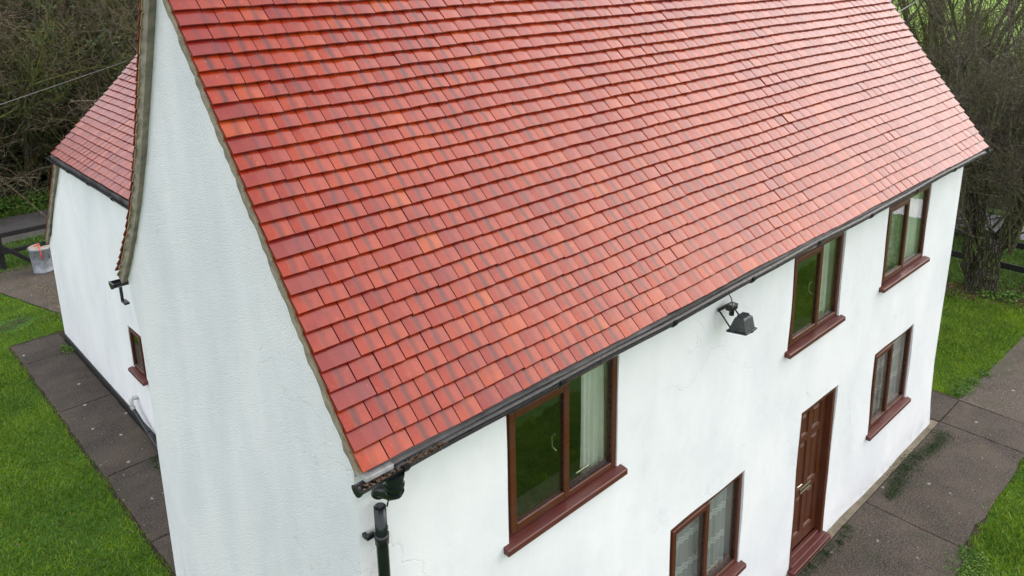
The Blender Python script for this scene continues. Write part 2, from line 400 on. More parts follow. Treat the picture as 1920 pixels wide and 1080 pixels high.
def slab(name, x0, x1, y0, y1, parent, mat, jit=.012, z0=-.06, z1=0.0, edge=None):
    """cast slab with slightly irregular outline and bevelled arrises"""
    n = 10; rr = random.Random(int(abs(x0*97+y0*31)*10)+5); out = []
    def side(a, b, amp):
        for i in range(n):
            t = i/n; d = rr.uniform(-amp, amp); px, py = a[0]+(b[0]-a[0])*t, a[1]+(b[1]-a[1])*t
            L = math.hypot(b[0]-a[0], b[1]-a[1]); nx_, ny_ = -(b[1]-a[1])/L, (b[0]-a[0])/L
            out.append((px+nx_*d, py+ny_*d))
    e = edge or {}
    c = [(x0, y0), (x1, y0), (x1, y1), (x0, y1)]
    for k in range(4): side(c[k], c[(k+1) % 4], e.get(k, jit*.4))
    cx, cy = (x0+x1)/2, (y0+y1)/2; tl = rr.uniform(-.004, .004)
    def inset(p, d): 
        L = math.hypot(p[0]-cx, p[1]-cy); return (p[0]-(p[0]-cx)/L*d, p[1]-(p[1]-cy)/L*d)
    k = len(out); V = [(*p, z0) for p in out]+[(*p, z1-.008) for p in out]+[(*inset(p, .010), z1+tl*(p[0]-cx)) for p in out]
    F = [tuple(range(2*k, 3*k))]+[(a*k+i, a*k+(i+1) % k, (a+1)*k+(i+1) % k, (a+1)*k+i) for a in (0, 1) for i in range(k)]
    me = bpy.data.meshes.new(name); me.from_pydata(V, [], F); me.update()
    return link_mesh(name, me, mat, parent)

fp = struct(sheet('front_path', [(-1.0, -1.33), (6.6, -1.33), (8.1, -1.22), (10.55, -1.1), (10.55, .7), (9.4, .7), (9.4, .15), (-1, .15)], -.022, M_SOIL))
xb = [-.4, 2.05, 4.58, 7.13, 9.66, 10.46]
for a, b in zip(xb[:-1], xb[1:]):
    y0 = -1.28 if b < 5 else (-1.29 if b < 8 else -1.20)
    slab('slab', a+.008, b-.008, y0, -.085, fp, M_SLAB, edge={0: .03})
slab('slab', 9.66, 10.46, -.07, .55, fp, M_SLAB, edge={2: .02})
# thin tan strip of older concrete against the wall
ms = MB(); ms.box((-.4, -.078, -.05), (9.62, .03, .004), .006); ms.build('edging', plain('tan concrete edging', (.17, .14, .095), .85, .4, 5, bump=.6), fp)

sp = struct(sheet('side_path', [(.36, 3.3), (1.3, 3.3), (1.3, 12.62), (.36, 12.62)], -.022, M_SOIL))
yb = [3.45, 5.57, 7.28, 9.49, 11.59, 12.52]
for a, b in zip(yb[:-1], yb[1:]): slab('slab', .40, 1.17, a+.009, b-.009, sp, M_SLAB, edge={3: .012})

# ------------------------------------------------------------------ the cottage
HL = 9.51                      # length of the front
cot = tag(empty('cottage'), 'long white rendered cottage with steep red tiled roof and brown windows', 'house')

def smooth01(a, b, x):
    t = min(1, max(0, (x-a)/(b-a))); return t*t*(3-2*t)

def wob(x, z): return .010*math.sin(x*1.3+.4)*math.sin(z*1.1+1)+.006*math.sin(x*3.1+z*2.3)+.003*math.sin(x*7.7-z*6.1)

def corner_dx(z):
    return float(np.interp(z, [0, .45, 1.05, 1.8, 2.65, 3.95], [-.02, -.12, -.165, -.12, -.055, 0]))

def front_pos(x, z, d):
    e = smooth01(8.75, HL, x)
    edge = smooth01(0, .25, x)*smooth01(0, .25, HL-x)
    return (x+corner_dx(z)*e, d+wob(x, z)*edge*(1 if d < .05 else 0), z)

def wall_grid(us, zs, holes, pos, depth, ztop=None, inner=True):
    """sheet with rectangular openings, reveals and an inner face"""
    mb = MB(); us = sorted(set(us)); zs = sorted(set(zs))
    def layer(d):
        idx = {}; v = []; f = []
        def vid(i, j):
            if (i, j) not in idx:
                z = zs[j] if ztop is None else min(zs[j], ztop(us[i]))
                idx[(i, j)] = len(v); v.append(pos(us[i], z, d))
            return idx[(i, j)]
        for i in range(len(us)-1):
            for j in range(len(zs)-1):
                cu, cz = (us[i]+us[i+1])/2, (zs[j]+zs[j+1])/2
                if any(h[0] < cu < h[1] and h[2] < cz < h[3] for h in holes): continue
                if ztop is not None and zs[j] >= max(ztop(us[i]), ztop(us[i+1])): continue
                f.append((vid(i, j), vid(i+1, j), vid(i+1, j+1), vid(i, j+1)))
        mb.add(v, f, d == 0)
    layer(0.0)
    if inner: layer(depth)
    for h in holes:
        for a, b in (((h[0], h[2]), (h[0], h[3])), ((h[0], h[3]), (h[1], h[3])), ((h[1], h[3]), (h[1], h[2])), ((h[1], h[2]), (h[0], h[2]))):
            n = 8; v = []; f = []
            for i in range(n+1):
                t = i/n; uu, zz = a[0]+(b[0]-a[0])*t, a[1]+(b[1]-a[1])*t
                v += [pos(uu, zz, 0), pos(uu, zz, depth)]
            f = [(2*i, 2*i+1, 2*i+3, 2*i+2) for i in range(n)]
            mb.add(v, f)
    return mb

# openings (x0, x1, z0, z1): sill top .. head
SILL = .068
W = {'a': (1.122, 2.28, 2.92, 3.90), 'b': (4.90, 6.01, 2.92, 3.89), 'c': (7.10, 8.41, 2.92, 3.885),
     'd': (3.025, 4.218, .85, 1.90), 'e': (7.16, 8.345, .93, 2.00), 'door': (5.34, 6.165, -.02, 2.013)}
def breaks(lo, hi, step, extra):
    n = int(round((hi-lo)/step)); b = [lo+(hi-lo)*i/n for i in range(n+1)]
    return [x for x in b if all(abs(x-e) > .04 for e in extra)]+list(extra)
hx = [v for h in W.values() for v in h[:2]]; hz = [v for k, h in W.items() for v in (h[2]-(0 if k == 'door' else SILL), h[3])]+[-.06, 4.24]
us = breaks(0, HL, .16, hx+[0, HL]); zs = breaks(-.06, 4.24, .16, hz)
HOLES = [(h[0], h[1], h[2]-(0 if k == 'door' else SILL), h[3]) for k, h in W.items()]
wall_grid(us, zs, HOLES, front_pos, .26).build('front_wall', M_FRONT, cot)

# roof lines in (y, z) of the tile noses, eave -> ridge
RIDGE = (1.973, 6.94)
PF = [(-.201, 4.151), RIDGE]
PB = [(3.66, 4.17), (3.50, 4.335), (3.2, 4.69), (2.99, 4.99), (2.76, 5.38), (2.25, 6.40), RIDGE]
def roof_z(y): 
    if y <= RIDGE[0]: return 4.409+1.2825*y
    ys = [p[0] for p in PB][::-1]; zz = [p[1] for p in PB][::-1]
    return float(np.interp(y, ys, zz))

def gable(xw, sgn, mat):
    mb = MB(); nt, nv = 40, 60; V = []
    for i in range(nt+1):
        t = i/nt; y0 = 3.4*t
        zt = roof_z(y0)-.125
        for j in range(nv+1):
            z = -.06+(zt+.06)*j/nv
            y = y0+t**10*.13*smooth01(3.5, 4.2, z)-t**6*.05*smooth01(2.4, 3.2, z)*(1-smooth01(3.2, 3.8, z))
            e = min(1, t*8)*min(1, (1-t)*8)
            dx = e*(.009*math.sin(y*2.2+z*.7)+.006*math.sin(z*2.9+y*1.3)+.0015*math.sin(y*9+z*7))
            dx += corner_dx(z)*(1 if xw > 1 else 0)
            V.append((xw+dx, y, z))
    F = [(i*(nv+1)+j, (i+1)*(nv+1)+j, (i+1)*(nv+1)+j+1, i*(nv+1)+j+1) for i in range(nt) for j in range(nv)]
    mb.add(V, F, True); mb.build('gable_wall', mat, cot)
gable(0.0, -1, M_GABLE); gable(HL, 1, M_GABLE)
bw = MB(); bw.box((.004, 3.16, -.06), (HL-.18, 3.395, 4.2)); bw.build('back_wall', M_GABLE, cot)
# rooms behind the windows
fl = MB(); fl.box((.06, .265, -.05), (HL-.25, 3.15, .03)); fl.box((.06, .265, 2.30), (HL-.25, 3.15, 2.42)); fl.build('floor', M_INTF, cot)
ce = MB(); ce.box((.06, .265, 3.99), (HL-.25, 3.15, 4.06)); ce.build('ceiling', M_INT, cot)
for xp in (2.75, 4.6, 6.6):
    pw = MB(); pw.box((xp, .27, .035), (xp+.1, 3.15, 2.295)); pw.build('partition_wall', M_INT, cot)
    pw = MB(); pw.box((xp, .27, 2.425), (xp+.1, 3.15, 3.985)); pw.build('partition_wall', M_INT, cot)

# ------------------------------------------------------------------ tiles
GAUGE, TW, TL, TH = .1125, .165, .25, .016
class Prof:
    def __init__(s, pts):
        s.p = np.array(pts, float); d = np.diff(s.p, axis=0); s.l = np.hypot(d[:, 0], d[:, 1]); s.c = np.concatenate([[0], np.cumsum(s.l)]); s.L = s.c[-1]
    def at(s, q):
        a = np.interp(q, s.c, s.p[:, 0]); b = np.interp(q, s.c, s.p[:, 1])
        i = min(max(int(np.searchsorted(s.c, q, 'right'))-1, 0), len(s.l)-1)
        t = (s.p[i+1]-s.p[i])/s.l[i]; 
        if q > s.L: a, b = s.p[-1]+t*(q-s.L)
        if q < 0: a, b = s.p[0]+t*q
        n = np.array([-t[1], t[0]]); n = n if n[1] > 0 else -n
        return np.array([a, b]), t, n

def tiles_for(prof, length, mapper, rng, plum=True, seed=0, waves=1.0):
    """yields verts, faces, uv, colour for every tile of one slope"""
    nC = int(prof.L/GAUGE); res = []
    for k in range(nC+1):
        s0 = k*GAUGE
        if s0 > prof.L-.05: break
        edges = [0.0]
        if k % 2: edges.append(1.5*TW)
        else: edges.append(TW)
        while length-edges[-1] > 2.2*TW: edges.append(edges[-1]+TW)
        rem = length-edges[-1]
        if k % 2 == 0: edges.append(length)
        else:
            if rem > 1.6*TW: edges += [edges[-1]+rem/2, length]
            else: edges.append(length)
        p, tg, nn = prof.at(s0+.02)
        p0, _, _ = prof.at(s0)
        for i, (a, b) in enumerate(zip(edges[:-1], edges[1:])):
            wdt = b-a; um = (a+b)/2
            wav = waves*(.0035*math.sin(um*1.9+k*.11+seed)+.0022*math.sin(um*5.3+k*.9+seed))
            ds = wav+rng.normal(0, .0012); dh = waves*(.007*math.sin(um*.9+s0*1.3+seed)+.004*math.sin(um*2.7-s0*2.1))+rng.normal(0, .0006)
            tilt = rng.normal(0, .0008); skew = rng.normal(0, .0013); gap = .0030
            top = min(TL, prof.L-s0+.0)
            us_ = [a+gap, a+wdt*.33, a+wdt*.67, b-gap]; cam_ = [-.0022, .0006, .0006, -.0022]
            rows = [(0.0, -.0018), (.0022, 0.0), (GAUGE*1.15, -.0235*1.15), (top, -.0235*top/GAUGE*.8)]
            V = []; UV = []
            for (t, h) in rows:
                for c, u in enumerate(us_):
                    q = p0+tg*(t+ds+skew*((c-1.5)/1.5))+nn*(h+dh+cam_[c]+tilt*(c-1.5)/1.5)
                    V.append(mapper(u, q[0], q[1])); UV.append(((u-um)/TW if abs(wdt-1.5*TW) > .02 else (u-a)/TW-(1.0 if i == 0 else .5), t/GAUGE))
            for r_ in (0, 2):                                   # lower rim of nose and sides
                for c in (range(4) if r_ == 0 else (0, 3)):
                    t, h = rows[r_]; q = p0+tg*(t+ds+.001+skew*((c-1.5)/1.5))+nn*(h+dh+cam_[c]-TH+.0018*(r_ == 0)+tilt*(c-1.5)/1.5)
                    V.append(mapper(us_[c], q[0], q[1])); UV.append((1.5, 0))
            F = [(r*4+c, r*4+c+1, r*4+4+c+1, r*4+4+c) for r in range(3) for c in range(3)]
            F += [(16+c, 17+c, c+1, c) for c in range(3)]
            F += [(16, 0, 4, 20), (20, 4, 8, 20)[:4] if False else (16, 20, 8, 4), (19, 7, 11, 21), (19, 3, 7, 7)[:3] + (7,) if False else (19, 3, 7, 21)]
            edge = (i == 0 or i == len(edges)-2)
            pl_ = 1.0 if (plum and edge and wdt > 1.3*TW and rng.random() < .6) else (0.35 if rng.random() < .06 else 0.0)
            col = (rng.random(), rng.random(), pl_, 1)
            res.append((V, F, UV, col))
    return res

def tile_faces_fix(F): return [tuple(dict.fromkeys(q)) for q in F]

def join_tiles(name, tl, parent, stuff=True):
    nv = len(tl[0][0]); V = np.concatenate([np.array(t[0]) for t in tl])
    base = [(r*4+c, r*4+c+1, r*4+4+c+1, r*4+4+c) for r in range(3) for c in range(3)]+[(16+c, 17+c, c+1, c) for c in range(3)]+[(16, 0, 4, 20), (20, 4, 8, 8), (19, 21, 7, 3), (21, 11, 7, 7)]
    base = np.array(base[:12]+[(16, 0, 4, 20), (19, 21, 7, 3)])
    F = np.concatenate([base+i*nv for i in range(len(tl))])
    UV = np.concatenate([np.array(t[2]) for t in tl]); C = np.concatenate([np.tile(t[3], (nv, 1)) for t in tl])
    o = fast_mesh(name, V, F, M_TILE, parent, C, UV)
    if stuff: o['kind'] = 'stuff'
    return o

def project(P):
    d = np.asarray(P)-CAM; x, y, z = d@RX, d@RY, d@RZ
    return PPX+FPX*x/z, PPY+FPX*y/z, z

def deck(name, prof, length, mapper, off=-.085):
    V = []; qs = list(prof.c)
    for q in qs:
        p, t, n = prof.at(min(q, prof.L-1e-6)); 
        for u in (.085, length-.085):
            for h in (off, off-.05): V.append(mapper(u, *(p+n*h)))
    F = []
    for i in range(len(qs)-1):
        a = i*4; b = a+4
        F += [(a, a+2, b+2, b), (a+1, b+1, b+3, a+3), (a, b, b+1, a+1), (a+2, a+3, b+3, b+2)]
    F += [(0, 1, 3, 2), (a+4, a+6, a+7, a+5)]
    me = bpy.data.meshes.new(name); me.from_pydata(V, [], F); me.update()
    return link_mesh(name, me, M_DECK, cot)

X0, X1 = -.06, 9.77
mapF = lambda u, a, b: (X0+u, a, b)
prF, prB = Prof(PF), Prof(PB)
roof = deck('roof', prF, X1-X0, mapF)
tlF = tiles_for(prF, X1-X0, mapF, RNG, seed=.3)
def score(t):
    c = np.mean(np.array(t[0])[:12], axis=0); u, v, z = project(c)
    return z if (-10 < u < 1930 and -20 < v < 1090) else 1e6+z
order = sorted(range(len(tlF)), key=lambda i: score(tlF[i]))
near = set(order[:300])
for i in order[:300]: join_tiles('tile', [tlF[i]], roof, False)
rest = [tlF[i] for i in range(len(tlF)) if i not in near]
back_roof = deck('back_roof', prB, X1-X0, mapF)
tlB = tiles_for(prB, X1-X0, mapF, RNG, seed=2.0)
join_tiles('tiles', rest, roof)
join_tiles('tiles', tlB, back_roof)
# ridge tiles: half-round caps
rg = MB(); nR = 22
for i in range(nR):
    a = X0+(X1-X0)*i/nR+.003; b = X0+(X1-X0)*(i+1)/nR-.003; n = 8; v = []
    for x in (a, b):
        for rr_ in (.125, .112):
            for j in range(n+1):
                an = math.pi*j/n; v.append((x, RIDGE[0]+rr_*math.cos(an), RIDGE[1]-.075+rr_*math.sin(an)))
    m1 = n+1; f = [(j, j+1, 2*m1+j+1, 2*m1+j) for j in range(n)]+[(j, m1+j, m1+j+1, j+1) for j in range(n)]+[(2*m1+j, 2*m1+j+1, 3*m1+j+1, 3*m1+j) for j in range(n)]
    rm = MB(); rm.add(v, f); o = rm.build('ridge_tile', None, roof); o.data.materials.append(plain('ridge clay', (.27, .022, .008), .4) if i == 0 else bpy.data.materials['ridge clay'])

def verge(prof, xo, sgn, mapper2, name='verge_mortar', parent=None, top=-.052, bot=-.140, wid=.07):
    """bedded mortar under the tile edges; xo outer face, sgn direction inwards"""
    n = int(prof.L/.05); rr = random.Random(5); V = []
    for i in range(n+1):
        q = prof.L*i/n; p, t, nn = prof.at(min(q, prof.L-1e-5))
        j1, j2 = rr.uniform(-.006, .006), rr.uniform(-.007, .007)
        for (dx, h) in ((0+j2*.4, top), (.004+j2, (top+bot)/2), (.008+j1*.6, bot+j1), (wid, bot+.01), (wid, top)):
            V.append(mapper2(xo+sgn*dx, *(p+nn*h)))
    k = 5; F = [(i*k+j, i*k+(j+1) % k, (i+1)*k+(j+1) % k, (i+1)*k+j) for i in range(n) for j in range(k)]
    F += [tuple(range(k)), tuple(n*k+j for j in range(k))]
    me = bpy.data.meshes.new(name); me.from_pydata(V, [], F); me.update(); link_mesh(name, me, M_MORTAR, parent)
    # undercloak slips that peep out of the bed
    sb = MB(); c = int(prof.L/GAUGE)
    for i in range(c):
        q = (i+.12+rr.uniform(-.05, .05))*GAUGE; ln = GAUGE*rr.uniform(.75, 1.15); h0 = -.046-rr.uniform(0, .006); th = .009
        pts = []
        for qq, hh in ((q, h0-.004), (q+ln, h0-.016)):
            p, t, nn = prof.at(min(max(qq, 0), prof.L-1e-4))
            for h in (hh, hh-th):
                for dx in (-.006-rr.uniform(0, .003), .03): pts.append(mapper2(xo+sgn*dx, *(p+nn*h)))
        sb.add(pts, [(0, 1, 5, 4), (2, 6, 7, 3), (0, 4, 6, 2), (1, 3, 7, 5), (0, 2, 3, 1), (4, 5, 7, 6)])
    sb.build('undercloak', M_SLIP, parent)
mXY = lambda x, a, b: (x, a, b)
verge(prF, X0+.008, 1, mXY, parent=roof); verge(prB, X0+.008, 1, mXY, parent=back_roof)
verge(prF, X1-.008, -1, mXY, parent=roof, wid=.30); verge(prB, X1-.008, -1, mXY, parent=back_roof, wid=.30)

# ------------------------------------------------------------------ eaves of the front: tray, gutter, outlet, downpipe
tr = MB(); n = 60; V = []
for i in range(n+1):
    x = X0+.05+(X1-X0-.08)*i/n; z = .004*math.sin(x*2.1)+.003*math.sin(x*7)
    for (y, zz) in ((-.13, 4.17), (-.168, 4.118+.003*x), (-.190, 4.100+z+.0036*x), (-.190, 4.093+z+.0036*x), (-.12, 4.15)): V.append((x, y, zz))
tr.add(V, [(i*5+j, i*5+(j+1) % 5, (i+1)*5+(j+1) % 5, (i+1)*5+j) for i in range(n) for j in range(5)]); tr.build('eaves_tray', M_TRAY, cot)
fb = MB(); fb.box((X0+.012, -.206, 4.084), (X0+.19, -.10, 4.112), .004, Matrix.Translation((0, 0, .005))); fb.build('verge_block', plain('pale cement block', (.30, .30, .29), .8, .3, 20, bump=.5), cot)

def gutter(name, a, b, r, parent, mapper, sag=.006, brackets=9, tilt=0.0):
    n = 48; k = 10; V = []; F = []
    for layer, rr_ in enumerate((r, r-.004)):
        for i in range(n+1):
            u = a+(b-a)*i/n; dz = sag*math.sin(u*1.7)+sag*.6*math.sin(u*4.1)+tilt*(u-a)
            for j in range(k+1):
                an = math.pi+math.pi*j/k; V.append(mapper(u, rr_*math.cos(an), rr_*math.sin(an)+dz))
    m1 = (n+1)*(k+1)
    for i in range(n):
        for j in range(k):
            q = (i*(k+1)+j, i*(k+1)+j+1, (i+1)*(k+1)+j+1, (i+1)*(k+1)+j); F.append(q); F.append(tuple(m1+x for x in q[::-1]))
        for j in (0, k): F.append((i*(k+1)+j, (i+1)*(k+1)+j, m1+(i+1)*(k+1)+j, m1+i*(k+1)+j))
    mb = MB(); mb.add(V, F, True)
    for u in (a, b):                                          # stop ends
        dz = sag*math.sin(u*1.7)+sag*.6*math.sin(u*4.1)+tilt*(u-a); v = []
        for du in (-.006, .006):
            for j in range(k+1):
                an = math.pi+math.pi*j/k; v.append(mapper(u+du, (r+.005)*math.cos(an), (r+.005)*math.sin(an)+dz))
        mb.add(v, [tuple(range(k+1)), tuple(range(2*k+1, k, -1))]+[(j, j+1, k+2+j, k+1+j) for j in range(k)]+[(0, k+1, 2*k+1, k)])
    g = mb.build(name, M_BLACK, parent)
    for q in range(brackets):
        u = a+.34+(b-a-.5)*q/(brackets-1)+random.uniform(-.06, .06); dz = sag*math.sin(u*1.7)+sag*.6*math.sin(u*4.1)+tilt*(u-a); v = []
        for du in (-.016, .016):
            for rr_ in (r+.001, r+.008):
                for j in range(k+1):
                    an = math.pi+math.pi*j/k; v.append(mapper(u+du, rr_*math.cos(an), rr_*math.sin(an)+dz))
        f = []; m2 = k+1
        for j in range(k): f += [(m2+j, m2+j+1, 3*m2+j+1, 3*m2+j), (j, m2+j, m2+j+1, j+1), (2*m2+j, 2*m2+j+1, 3*m2+j+1, 3*m2+j)]
        bm_ = MB(); bm_.add(v, f)
        P = [Vector(mapper(u+du, r*.9+dd, dz+hh)) for du in (-.02, .02) for dd in (-.008, .014) for hh in (-.012, .012)]
        bm_.add(P, [(0, 1, 3, 2), (4, 6, 7, 5), (0, 4, 5, 1), (2, 3, 7, 6), (0, 2, 6, 4), (1, 5, 7, 3)])
        bm_.build('gutter_bracket', M_BLACK, g)
    return g
GY, GZ = -.206, 4.088
gmap = lambda u, c, h: (u, GY-c, GZ+h)
gut = gutter('gutter', -.105, X1+.01, .040, cot, gmap, tilt=.0034)
db = MB(); rr = random.Random(3)
for i in range(130):
    x = rr.uniform(-.09, .5)**1.0; y = GY+rr.uniform(-.028, .026); s_ = rr.uniform(.004, .013); z = GZ-.022+rr.uniform(0, .014); a = rr.uniform(0, 6)
    db.add([(x+s_*math.cos(a), y+s_*math.sin(a), z), (x-s_*math.sin(a), y+s_*math.cos(a), z+rr.uniform(0, .01)), (x-s_*math.cos(a), y-s_*math.sin(a), z), (x+s_*math.sin(a), y-s_*math.cos(a), z+.004)], [(0, 1, 2, 3)])
o = db.build('gutter_debris', plain('rotting leaves', (.12, .065, .03), .9, .6, 60), gut); o['kind'] = 'stuff'

ol = MB(); ol.tube([(.125, GY, GZ-.03), (.125, GY, GZ-.115)], [.052, .050], 18); ol.tube([(.125, GY, GZ-.088), (.125, GY, GZ-.100)], .055, 18)
ol.tube([(.125, GY, GZ-.112), (.124, GY+.004, GZ-.14), (.118, GY+.035, GZ-.160), (.112, GY+.07, GZ-.170), (.104, GY+.105, GZ-.180), (.100, GY+.128, GZ-.195), (.098, GY+.134, GZ-.215)], [.046, .046, .043, .040, .039, .038, .038], 16)
ol.tube([(.125, GY, GZ-.125), (.124, GY+.006, GZ-.145)], [.052, .050], 16)
ol.tube([(.125, GY, GZ-.034), (.125, GY, GZ-.046)], .057, 18)
ol.build('gutter_outlet', M_BLACKP, cot)
dp = MB(); px, py = .098, -.085
dp.lathe([(.030, 3.0), (.030, 3.80), (.0345, 3.802), (.0345, 3.60), (.0345, .05)], 22, (px, py, 0))
dp.build('downpipe', M_BLACKP, cot)
for zc in (3.615, 1.9, .5):
    cm = MB(); cm.lathe([(.0346, zc-.05), (.040, zc-.05), (.040, zc-.022), (.0415, zc-.02), (.0415, zc+.012), (.0346, zc+.012)], 22, (px, py, 0))
    cm.box((px-.072, -.052, zc-.022), (px-.02, -.030, zc+.010), .003); cm.box((px+.02, -.052, zc-.022), (px+.068, -.030, zc+.010), .003); cm.box((px-.075, -.034, zc-.018), (px-.055, .006, zc+.006))
    cm.build('pipe_clip', M_BLACK, bpy.data.objects['downpipe'])
sc_ = MB(); sc_.tube([(.13, GY+.1, GZ-.2), (.142, -.11, 3.84), (.135, -.10, 3.79)], .005, 6); sc_.build('pipe_strap', M_BLACK, cot)

# ------------------------------------------------------------------ windows and door
def ring(mb, x0, x1, z0, z1, wl, wr, wb, wt, y0, y1, bev=.004):
    mb.box((x0, y0, z0), (x0+wl, y1, z1), bev); mb.box((x1-wr, y0, z0), (x1, y1, z1), bev)
    mb.box((x0+wl, y0+.001, z0), (x1-wr, y1, z0+wb), bev); mb.box((x0+wl, y0+.001, z1-wt), (x1-wr, y1, z1), bev)

def window(M, w_, h_, two=True, split=.50, rec=.014, sill_over=.05):
    """local: x along wall, y inwards, z up from the sill top"""
    fr = MB(); f = .052; y0, y1 = rec, rec+.07
    ring(fr, 0, w_, 0, h_, f, f, .045, f, y0, y1)
    xm = w_*split
    if two: fr.box((xm-.012, y0+.002, .0455), (xm+.03, y1-.002, h_-f-.0005), .003)
    win = fr.build('window', M_FRAME, cot, M)
    def pane(a, b, c, d, y):
        g = MB(); g.box((a, y, c), (b, y+.006, d)); return g.build('pane', M_GLASS, win)
    xa, xz = f+.002, (xm-.014 if two else w_-f-.002)
    sa = MB(); s = .055 if two else .04                       # opening light stands proud of the frame
    ring(sa, f-.018, xz+.024, .030, h_-f+.016, s, s, s, s, y0-.018, y0+.030, .005); sa.build('sash', M_FRAME, win)
    pane(f-.018+s-.006, xz+.024-s+.006, .030+s-.006, h_-f+.016-s+.006, y0+.004)
    bd = MB(); ring(bd, f-.018+s-.008, xz+.024-s+.008, .030+s-.008, h_-f+.016-s+.008, .013, .013, .013, .013, y0-.002, y0+.003, 0); bd.build('glazing_seal', M_BLACK, win)
    hd = MB(); hd.tube([(xz-.055, y0+.035, h_*.42), (xz-.075, y0+.06, h_*.45), (xz-.078, y0+.06, h_*.53), (xz-.06, y0+.045, h_*.56)], .006, 6); hd.build('handle', M_METAL, win)
    if two:
        pane(xm+.026, w_-f+.006, .040, h_-f+.006, y0+.028)
        bd = MB(); ring(bd, xm+.020, w_-f+.012, .036, h_-f+.012, .018, .018, .026, .018, y0+.018, y0+.026, 0); bd.build('glazing_seal', M_BLACK, win)
        vt = MB(); vt.box((xm+.20, y0+.09, .046), (xm+.36, y0+.105, .062), .003); vt.build('handle', M_METAL, win)
    ib = MB(); ib.box((.003, y1+.001, -.05), (w_-.003, .275, -.004), .004); ib.build('window_board', M_BOARD, win)
    si = MB(); t = .066
    v = [(-sill_over, -.062, -t), (w_+sill_over, -.062, -t), (w_+sill_over, y1, -t), (-sill_over, y1, -t),
         (-sill_over, -.062, -.026), (w_+sill_over, -.062, -.026), (w_+sill_over, y1, -.002), (-sill_over, y1, -.002), (-sill_over, -.054, -.019), (w_+sill_over, -.054, -.019)]
    si.add(v, [(0, 3, 2, 1), (0, 1, 5, 4), (4, 5, 9, 8), (8, 9, 6, 7), (1, 2, 6, 9, 5), (0, 4, 8, 7, 3), (2, 3, 7, 6)]); si.build('sill', M_SILL, win)
    return win

def curtain(name, M, x0, x1, z0, z1, y, mat, label, folds=6, amp=.016, gather=0.0, cat='curtain', group=None):
    nx, nz = folds*10, 14; V = []; rr = random.Random(int(x0*100)); ph = rr.uniform(0, 6)
    for j in range(nz+1):
        v = j/nz
        for i in range(nx+1):
            u = i/nx; am = amp*(.55+.45*(1-v)); off = am*math.sin(u*folds*2*math.pi+ph+.4*math.sin(v*3+u*5))+am*.4*math.sin(u*folds*3.7+1)
            x = x0+(x1-x0)*u; x += gather*math.sin(math.pi*v)*(.5-u)*(x1-x0)
            V.append((x, y+off, z0+(z1-z0)*v))
    F = [(j*(nx+1)+i, j*(nx+1)+i+1, (j+1)*(nx+1)+i+1, (j+1)*(nx+1)+i) for j in range(nz) for i in range(nx)]
    mb = MB(); mb.add(V, F, True); o = mb.build(name, mat, None, M); tag(o, label, cat, group); return o

T = Matrix.Translation
names = {}
for k in 'abcde':
    x0, x1, z0, z1 = W[k]; names[k] = window(T((x0+.002, 0, z0+.001)), x1-x0-.004, z1-z0-.003, True, {'a': .52, 'b': .55, 'c': .47, 'd': .50, 'e': .46}[k])
def cur(k, a, b, y, mat, label, **kw):
    x0, x1, z0, z1 = W[k]; w_ = x1-x0
    return curtain('curtain', T((x0, 0, z0)), a*w_, b*w_, .002, z1-z0-.01, y, mat, label, **kw)
cur('a', .76, .985, .122, M_CURT, 'cream curtain in right light of upstairs window nearest the downpipe', folds=5)
cur('a', .02, .135, .122, M_CURT, 'thin edge of cream curtain at left of upstairs window nearest the downpipe', folds=3)
cur('b', .72, .93, .122, M_CURT, 'cream curtain behind the upstairs window above the front door', folds=4)
cur('c', .36, .54, .122, M_CURTP, 'patterned grey curtain in left light of the farthest upstairs window', folds=3)
cur('c', .68, .97, .122, M_CURT, 'pale curtain in right light of the farthest upstairs window', folds=5)
cur('d', .17, .52, .118, M_NET, 'banded white net curtain in left light of ground floor window before the door', folds=5, amp=.011)
cur('d', .60, .93, .118, M_NET, 'banded white net curtain in right light of ground floor window before the door', folds=5, amp=.011)
cur('e', .28, .62, .118, M_NET, 'banded white net curtain in left light of ground floor window beyond the door', folds=4, amp=.011)
cur('e', .70, .985, .118, M_NET, 'banded white net curtain in right light of ground floor window beyond the door', folds=4, amp=.011)

